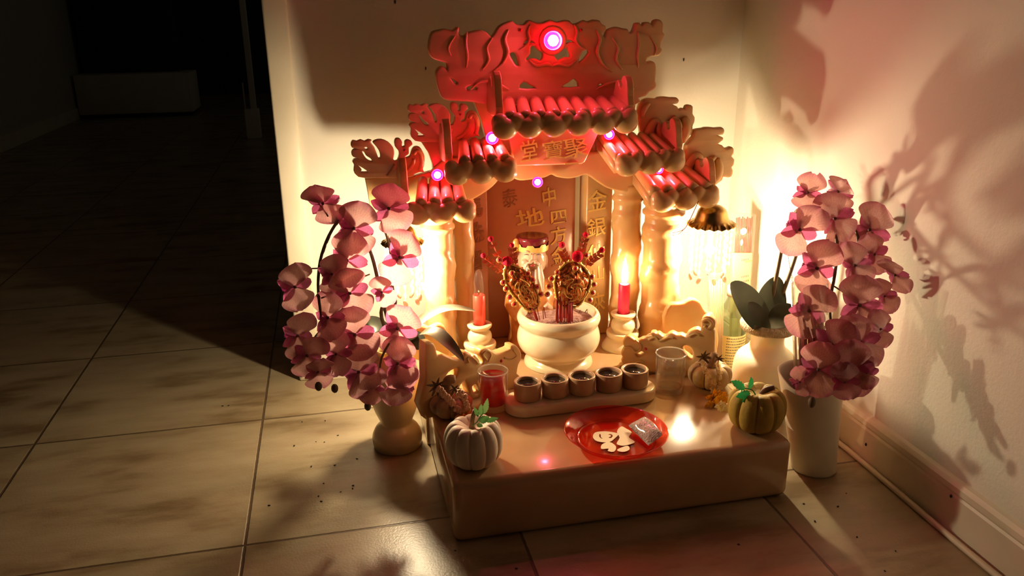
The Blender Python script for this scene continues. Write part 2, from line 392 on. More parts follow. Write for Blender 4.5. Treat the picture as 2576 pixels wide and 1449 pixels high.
def glyphs(name, items, O, n, thick, material, parent, shear=.12, bold=.0):
    """items: (character, pixel box). Real characters carved as one inscription on the plane."""
    O = V3(O); a, up, nn = plane_axes(n); full = bmesh.new()
    for ch, (x0, y0, x1, y1) in items:
        cu = bpy.data.curves.new('glyph', 'FONT'); cu.body = ch; cu.extrude = .03; cu.offset = bold; cu.resolution_u = 4
        o = bpy.data.objects.new('glyph', cu); COL.objects.link(o)
        dg = bpy.context.evaluated_depsgraph_get(); dg.update()
        me = bpy.data.meshes.new_from_object(o.evaluated_get(dg)); bpy.data.objects.remove(o); bpy.data.curves.remove(cu)
        if not me.vertices: continue
        xs = [v.co.x for v in me.vertices]; ys = [v.co.y for v in me.vertices]
        bx0, bx1, by0, by1 = min(xs), max(xs), min(ys), max(ys)
        p00 = on(x0, y1, O, nn)-O; p11 = on(x1, y0, O, nn)-O
        s0, s1, t0, t1 = p00.dot(a), p11.dot(a), p00.dot(up), p11.dot(up)
        for v in me.vertices:
            fx = (v.co.x-bx0)/(bx1-bx0); fy = (v.co.y-by0)/(by1-by0)
            fy2 = fy + shear*(fx-.5); fx2 = fx + .05*math.sin(fy*5)
            v.co = O + a*(s0+(s1-s0)*fx2) + up*(t0+(t1-t0)*fy2) + nn*(thick if v.co.z > 0 else -.001)
        full.from_mesh(me); bpy.data.meshes.remove(me)
    return obj(name, full, material, parent, False)
def copy_tree(o, parent=None):
    c = o.copy(); COL.objects.link(c)
    if parent is not None: c.parent = parent; c.matrix_parent_inverse = o.matrix_parent_inverse.copy()
    for ch in [x for x in bpy.data.objects if x.parent == o]: copy_tree(ch, c)
    return c

# ================================================================== the room
bm = NB(); add_box(bm, (-6, -3.2, -.05), (1.6, 9.5, 0)); struct('floor', bm, M['floor'])
bm = NB(); add_box(bm, (.478, .568, 0), (1.6, .70, 2.4)); struct('wall_back', bm, M['wall'])
bm = NB(); add_box(bm, (1.432, -3.2, 0), (1.56, .568, 2.4)); struct('wall_right', bm, M['wall'])
bm = NB(); add_box(bm, (-6, -3.2, 2.4), (1.6, 9.5, 2.45)); struct('ceiling', bm, M['wall'])
bm = NB(); add_box(bm, (.466, .560, 0), (.511, .708, 2.4), .004); struct('trim_1', bm, M['trim'], True)
bm = NB()                                                     # moulded baseboard: flat board with a rounded cap
prof = [(0, 0), (.0125, 0), (.0125, .058), (.0105, .062), (.0125, .066), (.0115, .074), (.007, .080), (0, .082)]
a0 = [bm.verts.new((1.432-x, -3.2, z)) for x, z in prof]; a1 = [bm.verts.new((1.432-x, .556, z)) for x, z in prof]
for i in range(len(prof)-1): bm.faces.new((a0[i], a1[i], a1[i+1], a0[i+1]))
bm.faces.new(a0); bm.faces.new(list(reversed(a1)))
struct('baseboard_right', bm, M['trim'])
bm = NB()
a0 = [bm.verts.new((.512, .568-x, z)) for x, z in prof]; a1 = [bm.verts.new((1.42, .568-x, z)) for x, z in prof]
for i in range(len(prof)-1): bm.faces.new((a0[i], a0[i+1], a1[i+1], a1[i]))
bm.faces.new(list(reversed(a0))); bm.faces.new(a1)
struct('baseboard_back', bm, M['trim'])
# the dark room beyond
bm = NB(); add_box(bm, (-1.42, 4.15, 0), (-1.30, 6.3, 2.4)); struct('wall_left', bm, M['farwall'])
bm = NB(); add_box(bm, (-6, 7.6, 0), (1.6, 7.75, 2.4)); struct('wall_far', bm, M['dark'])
bm = NB(); add_box(bm, (-1.32, 4.15, 0), (-1.285, 6.0, .085), .003); struct('baseboard_left', bm, M['trim'])
p = pv(240, 186, 5.76); zt = (p.z + pv(480, 186, 5.8).z)/2
t = thing('low_cabinet', (-.81, 5.9, 0), 'low white cabinet standing in the dark room beyond the doorway', 'cabinet')
bm = NB(); add_box(bm, (-1.28, 5.78, .03), (-.455, 6.2, zt), .006); obj('body', bm, M['white'], t)
bm = NB(); add_box(bm, (-1.26, 5.80, 0), (-.475, 6.18, .04)); obj('plinth', bm, M['dark'], t)
bm = NB(); add_box(bm, (-1.26, 6.0, zt), (-.55, 6.19, zt+1.2), .01); tag(obj('dark_cupboard', bm, M['dark']), 'tall dark cupboard standing on the low white cabinet', 'cupboard')
pb0, pb1 = pz(622, 350, 0), pz(657, 350, 0)
t = thing('post', ((pb0.x+pb1.x)/2, pb0.y+.05, 0), 'white square post with thick foot in the dark room beside the doorway edge', 'post')
cx = (pb0.x+pb1.x)/2; hw = (pb1.x-pb0.x)/2; zb = pv(640, 275, pb0.y).z; y0 = pb0.y
bm = NB(); add_box(bm, (cx-hw, y0, 0), (cx+hw, y0+2*hw, zb), .006); obj('foot', bm, M['white'], t)
bm = NB(); add_box(bm, (cx-hw*.1, y0+.02, zb-.01), (cx+hw*.72, y0+2*hw-.02, zb+1.2), .006); obj('shaft', bm, M['white'], t)
bm = NB(); add_box(bm, (cx-hw*.95, y0+.03, zb-.01), (cx-hw*.8, y0+.06, zb+.16), .003); obj('bracket', bm, M['white'], t)

# white cable lying along the right baseboard
pts = []
for i in range(34):
    y = .16 - i*.05; pts.append((1.411 + .0022*math.sin(i*.55) - .0012*i/6, y, .0048))
bm = NB(); add_tube(bm, pts, .0048, 8, True, 2); tag(obj('cable', bm, M['cable']), 'cream cable lying on the floor along the right baseboard', 'cable')
# little dark specks on the floor and wall
bm = NB(); rs = random.Random(3)
for (x, y) in [(760,1061),(818,1058),(850,1095),(795,1111),(816,1112),(740,1121),(783,1173),(842,1170),(898,1154),(814,1216),(888,1221),(887,1229),(857,1237),(801,1248),(808,1261),(677,1271),(1145,1385),(2022,1267),(2108,1274),(2129,1241),(2050,1311),(2156,1351),(2253,1386),(2226,1436),(1858,1369),(1299,1430),(560,1021),(575,1020)]:
    p = pz(x, y, .0008); add_ball(bm, p, .0016*rs.uniform(.7, 1.3), 1, (1.4, .8, .5), Matrix.Rotation(rs.uniform(0, 3), 3, 'Z'))
for (x, y) in [(2178,1118),(2392,1248)]:
    add_ball(bm, pu(x, y, 1.4185), .0028, 1, (.5, .8, 1.2))
for (x, y) in [(1071,172),(994,5),(1720,150)]:
    add_ball(bm, pv(x, y, .567), .0026, 1, (.6, .4, 1.5))
tag(obj('dark_specks', bm, M['speck']), 'dark specks of dirt scattered on floor tiles and walls', 'dirt', None, 'stuff')

# ================================================================== stone step and shrine
ZT = .10
bm = NB(); add_box(bm, (.700, -.070, 0), (1.238, .224, ZT), .013, 4)
tag(obj('stone_step', bm, M['slab']), 'polished cream stone slab in front of the shrine, carrying pumpkins and plate', 'slab')

YE, YC, YS, YT = .275, .375, .428, .458
SH = thing('stone_shrine', (.968, .36, 0), 'carved cream stone shrine with tiled roofs, dragons and red lights against the wall', 'shrine')
bm = NB(); add_box(bm, (.697, .2265, 0), (1.243, .50, ZT), .004, 2); obj('base', bm, M['slab'], SH)

# tablet, couplet panels, back
def xs(px, py, y): return pv(px, py, y).x
def zs(px, py, y): return pv(px, py, y).z
xt0, xt1 = xs(1200, 600, YT), xs(1446, 600, YT)
zt_top = zs(1340, 430, YT)+.05
bm = NB(); add_box(bm, (xt0, YT, ZT), (xt1, YT+.02, zt_top), .002); tb = obj('tablet', bm, M['panel'], SH)
xl0, xl1 = xs(1120, 600, YS), xs(1228, 600, YS); xr0, xr1 = xs(1474, 600, YS), xs(1538, 600, YS)
bm = NB(); add_box(bm, (xl0, YS, ZT), (xl1, YS+.05, zt_top), .003); pl = obj('couplet_panel', bm, M['panel'], SH)
bm = NB(); add_box(bm, (xr0, YS, ZT), (xr1, YS+.05, zt_top), .003); pr = obj('couplet_panel', bm, M['stone'], SH)
glyphs('inscription', [('中', (1364, 470, 1397, 520)), ('地', (1297, 522, 1367, 572)), ('四', (1386, 528, 1425, 562)), ('方', (1384, 568, 1424, 615)), ('金', (1386, 618, 1424, 668))], V3((0, YT, 0)), NY, .0018, M['gold'], tb, bold=.012)
glyphs('inscription', [('泰', (1264, 474, 1300, 522))], V3((0, YT, 0)), NY, .0012, M['golddull'], tb)
glyphs('inscription', [('馬', (1178, 500, 1212, 548)), ('珠', (1177, 558, 1216, 612)), ('圓', (1180, 632, 1212, 682))], V3((0, YS, 0)), NY, .0012, M['golddull'], pl, bold=.02)
glyphs('inscription', [('金', (1477, 476, 1526, 531)), ('銀', (1476, 546, 1524, 596)), ('仙', (1478, 612, 1522, 652)), ('山', (1492, 668, 1520, 706)), ('來', (1488, 735, 1522, 785))], V3((0, YS, 0)), NY, .0016, M['gold'], pr, bold=.008)

# stepped backing board behind the roofs
plate('back_board', [(1222, 440), (1222, 345), (1210, 302), (1190, 250), (1600, 250), (1596, 300), (1560, 330), (1545, 435)], V3((0, YC+.012, 0)), NY, .02, M['stone'], SH, k=1)
plate('back_board', [(1092, 470), (1089, 415), (1078, 385), (1060, 358), (1240, 352), (1240, 445)], V3((0, YC+.010, 0)), NY, .02, M['stone'], SH, k=1)
plate('back_board', [(1500, 350), (1690, 345), (1660, 440), (1500, 438)], V3((0, YC+.010, 0)), NY, .02, M['stone'], SH, k=1)
plate('back_board', [(918, 450), (926, 490), (934, 540), (1180, 540), (1180, 440), (1085, 432), (1038, 445)], V3((0, YC+.008, 0)), NY, .02, M['stone'], SH, k=1)
plate('back_board', [(1590, 420), (1760, 420), (1745, 500), (1600, 500)], V3((0, YC+.008, 0)), NY, .02, M['stone'], SH, k=1)
# scalloped valance over the tablet
plate('valance', [(1120, 400), (1660, 390), (1668, 470), (1640, 484), (1600, 486), (1560, 482), (1525, 472), (1495, 452), (1475, 440), (1455, 446), (1430, 450), (1402, 446), (1388, 440), (1372, 447), (1340, 452), (1310, 455), (1290, 449), (1262, 448), (1240, 470), (1212, 490), (1180, 506), (1140, 508)], V3((0, .372, 0)), NY, .016, M['stone'], SH, k=3, bev=.004)
# sign plaque
pq = plate('plaque', [(1276, 322), (1512, 318), (1504, 340), (1472, 408), (1464, 413), (1300, 418), (1294, 412)], V3((0, .338, 0)), V3((0, -1, -.0)), .014, M['panel'], SH, k=1, bev=.003)
glyphs('inscription', [('堂', (1310, 352, 1352, 405)), ('寶', (1366, 352, 1416, 402)), ('聚', (1416, 346, 1480, 398)), ('一', (1421, 408, 1456, 414))], V3((0, .338, 0)), NY, .0018, M['gold'], pq, bold=.004)

# columns with carved spiral bands
def column(px, y, pw, py_top, rev=1):
    c = pv(px, 640, y); r = pw/2/ppm(c); ztop = zs(px, py_top, y); hgt = ztop-ZT
    prof = []
    n = 64
    for i in range(n+1):
        f = i/n; z = ZT + hgt*f; k = 1.0
        if f < .05: k = 1.22
        elif f < .08: k = 1.08
        if f > .955: k = 1.12
        elif f > .925: k = 1.0
        elif f > .895: k = 1.14
        elif f > .87: k = 1.0
        prof.append((r*k, z))
    def fn(rr, z, a):
        f = (z-ZT)/hgt
        if .09 < f < .84:
            s = math.sin(rev*a*1.0 + f*22); w = max(0, s)**.6
            rr = rr*(1 + .13*w + .03*math.sin(5*a+f*70)*w)
        return rr, z
    bm = NB(); add_lathe(bm, prof, (c.x, y, 0), 36, fn=fn)
    return obj('column', bm, M['stone'], SH)
column(1103, .362, 76, 535); column(1664, .362, 92, 500, -1)
column(1166, .400, 52, 470); column(1574, .400, 68, 462, -1)

# roofs
def lerp(a, b, t): return a+(b-a)*t
def roof(eL, eR, rL, rR, n, ev, rad):
    eL, eR = pv(*eL, YE+.014), pv(*eR, YE+.014); rL, rR = pv(*rL, YC-.006), pv(*rR, YC-.006)
    bm = NB(); dz = V3((0, 0, -.020)); dn = V3((0, 0, -.002))
    v = [bm.verts.new(q) for q in (eL+dn, eR+dn, rR+dn, rL+dn, eL+dz, eR+dz, rR+dz, rL+dz)]
    for f in ((0, 1, 2, 3), (7, 6, 5, 4), (0, 4, 5, 1), (1, 5, 6, 2), (2, 6, 7, 3), (3, 7, 4, 0)): bm.faces.new([v[i] for i in f])
    for k in range(n):
        t = (k+.5)/n; a = eL.lerp(eR, t)+V3((0, 0, .003)); b = rL.lerp(rR, t)+V3((0, 0, .003))
        sp = (eR-eL).length/n*.46*rad; sq = (rR-rL).length/n*.44*rad
        add_tube(bm, [a.lerp(b, j/6) for j in range(7)], [lerp(sp, sq, j/6) for j in range(7)], 12)
        add_ball(bm, b, sq, 2)
    rf = obj('roof', bm, M['stone'], SH)
    x0, y0, x1, y1, hu, hl, nu, nl = ev
    a, b = pv(x0, y0, YE+.013), pv(x1, y1, YE+.013); sc_ = ppm(a); bm = NB(); hu, hl = hu/sc_, hl/sc_
    ang = math.atan2((b-a).z, (b-a).x); R3 = Matrix.Rotation(-ang, 3, 'Y'); up = R3 @ V3((0, 0, 1)); L = (b-a).length
    add_box(bm, (-L/2+.004, -.008, -hl*.45), (L/2-.004, .010, hu*.45), .004, 2, R3)
    for v in bm.verts: v.co += (a+b)/2
    for k in range(nu): add_ball(bm, a.lerp(b, (k+.5)/nu)+up*hu*.26+V3((0, .002, 0)), 1, 3, (L/nu*.54, .0135, hu*.74), R3)
    for k in range(nl): add_ball(bm, a.lerp(b, (k+.5)/nl)-up*hl*.20+V3((0, -.001, 0)), 1, 3, (L/nl*.52, .0150, hl*.80), R3)
    ee = obj('eave_edge', bm, M['stone'], rf); rm_ = ee.modifiers.new('one_piece', 'REMESH'); rm_.mode = 'VOXEL'; rm_.voxel_size = .0016; rm_.use_smooth_shade = True
    sm_ = ee.modifiers.new('soften', 'SMOOTH'); sm_.iterations = 4
    return rf
roof((1042, 522), (1178, 515), (1050, 460), (1160, 455), 4, (1019, 536, 1197, 528, 28, 32, 4, 3), 1)
roof((1152, 415), (1290, 408), (1152, 364), (1262, 358), 4, (1119, 436, 1300, 424, 32, 34, 5, 3), 1)
roof((1266, 305), (1596, 290), (1262, 262), (1560, 258), 9, (1238, 318, 1603, 300, 32, 36, 9, 6), 1)
roof((1545, 408), (1700, 392), (1502, 350), (1650, 345), 6, (1548, 414, 1722, 398, 28, 34, 5, 3), 1)
roof((1632, 492), (1795, 478), (1592, 436), (1735, 430), 5, (1638, 506, 1808, 490, 28, 32, 5, 3), 1)

# crest with twin dragons
crest = [(1128,253),(1110,243),(1103,225),(1098,205),(1096,185),(1100,173),(1110,166),(1120,170),(1125,176),(1124,160),(1110,155),(1090,148),(1080,135),(1077,118),(1080,95),(1086,80),(1100,75),(1120,72),(1138,76),(1148,68),(1156,70),(1155,84),(1165,90),(1180,80),(1208,75),(1226,82),(1236,92),(1245,80),(1255,65),(1275,55),(1290,52),(1298,60),(1318,61),(1325,53),(1335,50),(1350,57),(1368,56),(1385,49),(1402,55),(1420,50),(1434,52),(1443,60),(1458,56),(1470,50),(1480,54),(1494,49),(1510,52),(1515,60),(1525,66),(1525,78),(1517,85),(1522,92),(1528,76),(1540,70),(1552,67),(1568,71),(1580,73),(1585,82),(1592,78),(1597,66),(1600,58),(1610,57),(1616,64),(1622,56),(1635,56),(1641,62),(1646,52),(1655,48),(1665,52),(1670,62),(1668,80),(1673,86),(1668,100),(1663,118),(1668,125),(1660,140),(1645,142),(1630,148),(1628,155),(1640,153),(1650,160),(1652,175),(1651,190),(1650,205),(1653,215),(1648,225),(1635,232),(1625,242),(1608,247),(1598,264),(1400,268),(1240,264),(1180,256)]
holes = [[(1318,110),(1324,103),(1335,102),(1346,109),(1337,107),(1327,109)],
 [(1325,148),(1335,135),(1336,119),(1345,116),(1356,128),(1365,132),(1366,145),(1360,153),(1350,148),(1338,147),(1328,152)],
 [(1283,135),(1295,132),(1302,143),(1306,165),(1298,163),(1290,150)], [(1308,222),(1318,206),(1335,215),(1347,222)],
 [(1425,103),(1436,101),(1446,107),(1439,106),(1430,108),(1424,113)],
 [(1396,135),(1405,130),(1420,120),(1427,116),(1430,125),(1436,138),(1434,145),(1424,143),(1410,150),(1404,152),(1397,142)],
 [(1460,143),(1468,130),(1477,125),(1482,133),(1470,148),(1458,157)], [(1415,219),(1432,208),(1447,198),(1457,218)],
 [(1507,216),(1512,210),(1519,214)], [(1135,197),(1140,199),(1150,207),(1148,211),(1143,208)], [(1175,225),(1178,218),(1198,217),(1199,226)]]
cr = plate('crest', crest, V3((0, YC, 0)), NY, .016, M['stone'], SH, holes, bev=.004, k=2, hk=2)
bm = NB(); c = pv(1390, 102, YC-.001); add_ball(bm, c, .025, 3, (1, .25, 1))
def curl(bm, pxs, y, r, seg=7):
    add_tube(bm, [pv(a, b, y) for a, b in pxs], [q*.42 for q in r], seg, True, 3)
for sgn in (-1, 1):
    X = lambda q: 1390+sgn*q
    curl(bm, [(X(55),62),(X(62),80),(X(58),100),(X(70),118),(X(84),125)], YC-.001, [.003, .006, .006, .005, .002])
    curl(bm, [(X(60),150),(X(40),165),(X(15),160),(X(0),166)], YC-.001, [.002, .006, .007, .005])
    curl(bm, [(X(110),75),(X(120),100),(X(112),130),(X(125),160),(X(150),180)], YC-.001, [.003, .007, .008, .006, .003])
    curl(bm, [(X(150),95),(X(165),120),(X(160),150),(X(175),175)], YC-.001, [.002, .005, .006, .003])
    curl(bm, [(X(215),80),(X(218),110),(X(214),140),(X(216),170)], YC-.001, [.003, .006, .006, .002])
    curl(bm, [(X(245),90),(X(262),120),(X(255),140)], YC-.001, [.002, .005, .002])
    curl(bm, [(X(205),225),(X(180),205),(X(140),210),(X(110),225)], YC-.001, [.003, .005, .006, .003])
obj('relief', bm, M['stone'], cr)
# flat dragons on the left
def dragon_left(ox, oy, sx, sy, y):
    T = lambda L: [(870+(ox+(a-50)*sx)/4.026, 240+(oy+(b-435)*sy)/4.025) for a, b in L]
    out = [(190,838),(110,812),(78,765),(84,705),(65,672),(85,645),(128,640),(72,622),(55,582),(75,548),(118,545),(62,530),(50,490),(70,457),(110,466),(150,450),(190,466),(225,448),(262,457),(250,478),(290,530),(318,600),(332,636),(350,625),(336,560),(292,500),(272,476),(300,455),(360,447),(430,475),(480,530),(492,590),(481,655),(520,660),(540,590),(525,552),(500,520),(492,470),(510,438),(548,440),(572,475),(568,518),(596,515),(596,470),(626,450),(665,465),(675,502),(640,530),(640,590),(602,620),(612,632),(650,615),(665,560),(700,521),(750,526),(780,570),(800,620),(796,700),(780,750),(802,786),(760,776),(690,802),(680,820),(560,838)]
    hs = [[(205+15*math.cos(q*1.05), 537+14*math.sin(q*1.05)) for q in range(6)], [(165,570),(185,574),(205,610),(250,640),(266,668),(228,660),(190,622)], [(125,710),(160,730),(185,746),(222,775),(150,776),(162,755)]]
    d = plate('dragon_finial', T(out), V3((0, y, 0)), NY, .014, M['stone'], SH, [T(h) for h in hs], bev=.0018, k=2, hk=2)
    e = T([(597, 560)])[0]; b2 = NB(); add_ball(b2, pv(*e, y-.001), .0022, 2); obj('rhinestone', b2, M['redbead'], d)
    b3 = NB()
    for L in ([(690,600),(720,560),(760,600),(770,700),(750,760)], [(560,800),(620,770),(680,700),(690,640)], [(420,820),(470,760),(500,700)]):
        add_tube(b3, [pv(*q, y-.0005) for q in T(L)], .0035, 7, True, 3)
    obj('relief', b3, M['stone'], d)
dragon_left(50, 435, 1, 1, YC-.002); dragon_left(628, 70, .975, 1.0, YC+.002)
# dragons on the right
def dragon_right(pts, y, curls, eye):
    T = lambda L: [(1480+a/4.528, 220+b/4.528) for a, b in L]
    d = plate('dragon_finial', T(pts), V3((0, y, 0)), NY, .016, M['stone'], SH, bev=.004, k=2)
    for L, r in curls:
        b3 = NB(); add_tube(b3, [pv(*q, y-.004) for q in T(L)], r, 8, True, 3); obj('relief', b3, M['stone'], d)
    b2 = NB(); add_ball(b2, pv(*T([eye])[0], y-.012), .0024, 2); obj('rhinestone', b2, M['redbead'], d)
dragon_right([(600,520),(580,370),(560,330),(575,260),(592,190),(640,140),(700,122),(780,130),(805,113),(880,105),(950,115),(1012,115),(1040,150),(1020,184),(972,196),(1018,218),(1042,250),(1080,235),(1108,242),(1122,208),(1160,198),(1198,220),(1195,300),(1220,340),(1214,400),(1196,440),(1190,520),(1150,560),(1112,566),(1090,640),(1030,715),(880,740),(680,720),(600,640)], YC+.002,
  [([(700,690),(670,620),(690,520),(730,420),(770,385),(805,410),(800,480),(830,540),(890,530),(930,470),(950,390),(1000,340)], [.004,.008,.009,.008,.006,.006,.007,.008,.007,.006,.006,.005]), ([(1010,380),(1030,440),(990,500),(1020,560),(980,640),(880,690),(760,700)], [.006,.008,.007,.008,.010,.011,.008]), ([(1090,340),(1115,420),(1110,520),(1060,620)], [.006,.010,.010,.006]), ([(620,330),(640,240),(700,180)], [.003,.006,.003])], (970, 408))
dragon_right([(1090,900),(1108,700),(1130,640),(1196,560),(1218,482),(1310,466),(1340,456),(1400,455),(1460,462),(1530,455),(1558,490),(1540,540),(1488,546),(1540,570),(1540,602),(1488,642),(1532,660),(1560,690),(1600,690),(1632,676),(1664,700),(1660,760),(1640,788),(1672,822),(1660,890),(1640,912),(1655,950),(1640,1012),(1600,1030),(1545,1022),(1530,1060),(1450,1120),(1420,1180),(1180,1180),(1100,1100)], YC-.002,
  [([(1190,1120),(1130,1040),(1130,940),(1180,830),(1230,775),(1275,800),(1265,890),(1280,950),(1340,960),(1390,900),(1400,830),(1450,790)], [.004,.008,.009,.008,.007,.007,.008,.008,.007,.006,.006,.004]), ([(1470,810),(1490,900),(1470,1000),(1400,1080),(1300,1110)], [.005,.009,.010,.010,.007])], (1415, 866))
# upright end ornaments standing on the roof ends
def end_finial(px, py0, py1, y=.300, dep=.075, th=.013):
    p0 = pv(px, py0, y); h = zs(px, py1, y)-p0.z
    L = [(0, 0), (0, .45), (.04, .72), (.14, .92), (.28, 1.0), (.40, .94), (.44, .82), (.38, .73), (.45, .63), (.57, .66), (.62, .78), (.72, .84), (.84, .77), (.90, .60), (1, .36), (1, 0)]
    me = curve_mesh([closed_cr([(a*dep, b*h) for a, b in L], 2)], th, .002)
    mm = Matrix(((0, 0, 1, p0.x), (1, 0, 0, y), (0, 1, 0, p0.z), (0, 0, 0, 1))); me.transform(mm)
    me.shade_flat(); return link('end_finial', me, M['stone'], SH)
end_finial(1256, 292, 180); end_finial(1129, 408, 302); end_finial(1019, 505, 402)
end_finial(1585, 282, 192); end_finial(1706, 385, 300); end_finial(1790, 475, 400)
# little red bulbs
def red_bulb(px, py, y, rpx, power=1):
    c = pv(px, py, y); r = rpx/ppm(c)
    bm = NB(); d = (CAM-c).normalized(); d = (d+V3((0, -.3, 0))).normalized(); q = V3((0, 0, 1)).rotation_difference(d).to_matrix()
    rings = [(r*.8, -.016), (r*.92, -.008), (r*1.0, .003), (r*.96, .004), (r*.86, .001), (r*.60, -.004)]
    add_lathe(bm, rings, (0, 0, 0), 26, True, False)
    for v in bm.verts: v.co = q @ v.co + c
    hs = obj('light_housing', bm, M['redring'], SH)
    bm = NB(); add_ball(bm, c + d*.006, r*.56, 2); obj('bulb', bm, M['redbulb'], hs)
red_bulb(1391, 102, YC-.030, 25); red_bulb(1238, 347, .335, 17); red_bulb(1100, 440, .330, 15.5)
red_bulb(1352, 458, .345, 14); red_bulb(1532, 338, .335, 14); red_bulb(1657, 426, .335, 12)
for (x, y) in [(1310, 76), (1462, 76)]:
    bm = NB(); add_ball(bm, pv(x, y, YC-.001), .003, 2); obj('rhinestone', bm, M['redbead'], cr)

# low carved railings left and right of the gap
def ground(px, py): return pz(px, py, ZT)
gl0, gl1 = V3((.702, .158, 0)), V3((.873, .236, 0))
nl = V3(((gl1-gl0).y, -(gl1-gl0).x, 0)).normalized()
railL = [(1073,1056),(1070,960),(1069,872),(1074,862),(1090,862),(1098,876),(1102,893),(1112,890),(1124,895),(1150,905),(1164,900),(1168,888),(1178,887),(1187,893),(1190,898),(1196,893),(1206,905),(1212,916),(1217,906),(1208,890),(1212,880),(1224,876),(1234,879),(1243,885),(1250,889),(1262,887),(1273,883),(1285,878),(1286,870),(1297,868),(1307,877),(1313,890),(1312,906),(1306,918),(1302,940),(1302,973)]
hl = [[(1130,938),(1150,927),(1153,933),(1145,950),(1122,957)], [(1158,975),(1171,959),(1176,975),(1181,990),(1168,985)], [(1190,975),(1199,968),(1206,985),(1196,990)]]
rl = plate('railing', railL, V3((gl0.x, gl0.y, 0)), nl, .022, M['stone'], SH, hl, bev=.004, k=2)
b2 = NB(); add_ball(b2, on(1261, 908, gl0, nl), .003, 2); obj('rhinestone', b2, M['redbead'], rl)
b2 = NB()
for L in ([(1225,905),(1215,892),(1226,882),(1236,892),(1228,910)], [(1180,912),(1176,900),(1188,898),(1204,915)], [(1290,880),(1300,895),(1285,905),(1268,900)]):
    add_tube(b2, [on(*q, gl0, nl) for q in L], .0017, 7, True, 3)
obj('relief', b2, M['stone'], rl)
gr0, gr1 = V3((1.073, .250, 0)), V3((1.205, .172, 0))
nr = V3(((gr1-gr0).y, -(gr1-gr0).x, 0)).normalized()
TR = lambda L: [(1460+a/6.3, 780+b/6.3) for a, b in L]
railR = TR([(660,918),(655,860),(638,790),(660,750),(636,700),(650,640),(690,600),(660,532),(672,480),(710,438),(762,416),(820,450),(900,498),(960,466),(1010,460),(1060,426),(1118,416),(1110,370),(1170,364),(1200,384),(1240,380),(1290,420),(1340,430),(1380,394),(1440,370),(1490,386),(1530,405),(1600,400),(1660,430),(1700,370),(1780,322),(1860,310),(1902,330),(1910,200),(1942,130),(2010,100),(2090,130),(2140,200),(2132,280),(2110,320),(2130,370),(2130,700),(2130,1250),(1657,1085)])
hr = [TR([(1625,600),(1680,571),(1740,602),(1776,680),(1765,780),(1700,730),(1640,682)]), TR([(880,690),(960,664),(1000,690),(940,735),(890,720)])]
rr = plate('railing', railR, gr0, nr, .022, M['stone'], SH, hr, bev=.0045, k=2)
b2 = NB(); add_ball(b2, on(*TR([(1035, 617)])[0], gr0, nr), .003, 2); obj('rhinestone', b2, M['redbead'], rr)
b2 = NB()
for L, r in (([(690,600),(800,590),(860,660),(940,640),(960,560),(860,480)], .005), ([(1080,470),(1180,430),(1240,480),(1300,470),(1400,430),(1480,440)], .0045), ([(1930,180),(2020,150),(2090,220),(2020,290),(1960,250)], .006), ([(1720,420),(1820,370),(1900,400)], .004), ([(880,840),(960,800),(1000,850)], .004)):
    add_tube(b2, [on(*q, gr0, nr) for q in TR(L)], r*.55, 8, True, 3)
obj('relief', b2, M['stone'], rr)
# scalloped side screens by the outer columns
plate('side_screen', [(1680,905),(1677,850),(1672,800),(1688,768),(1704,764),(1722,762),(1742,752),(1760,758),(1768,770),(1776,783),(1790,790),(1800,802),(1802,905)], V3((0, .285, 0)), NY, .016, M['stone'], SH, bev=.004, k=2)
plate('side_screen', [(1040,905),(1040,830),(1060,818),(1080,826),(1100,815),(1118,822),(1128,840),(1122,860),(1132,905)], V3((0, .285, 0)), NY, .016, M['stone'], SH, bev=.004, k=2)

# ================================================================== things on the step and inside the shrine
def prof_px(px, y, rows, zmin=None):
    """rows: (half width in photo pixels, photo height of the axis point) -> (radius, z)"""
    q = []
    for r, py in rows:
        p = pv(px, py, y); q.append((r/ppm(p), p.z))
    if zmin is not None:
        d = zmin - q[0][1]
        q[0] = (q[0][0], zmin)
        q = [q[0]] + [(r, max(z, zmin+.0003*(i+1))) for i, (r, z) in enumerate(q[1:])]
    return q
def axis(px, y): return V3((pv(px, 800, y).x, y, 0))
def lathe_obj(name, px, y, rows, material, parent, zmin=None, k=5, seg=44, cap1=True, cap0=True, loc=None, fn=None, label=None):
    pr_ = prof_px(px, y, rows, zmin); pr_ = smooth_prof(pr_, k) if k > 1 else pr_
    x = pv(px, rows[0][1], y).x if loc is None else loc
    bm = NB(); add_lathe(bm, pr_, (x, y, 0), seg, cap0, cap1, fn); return obj(name, bm, material, parent, True, label), x, pr_

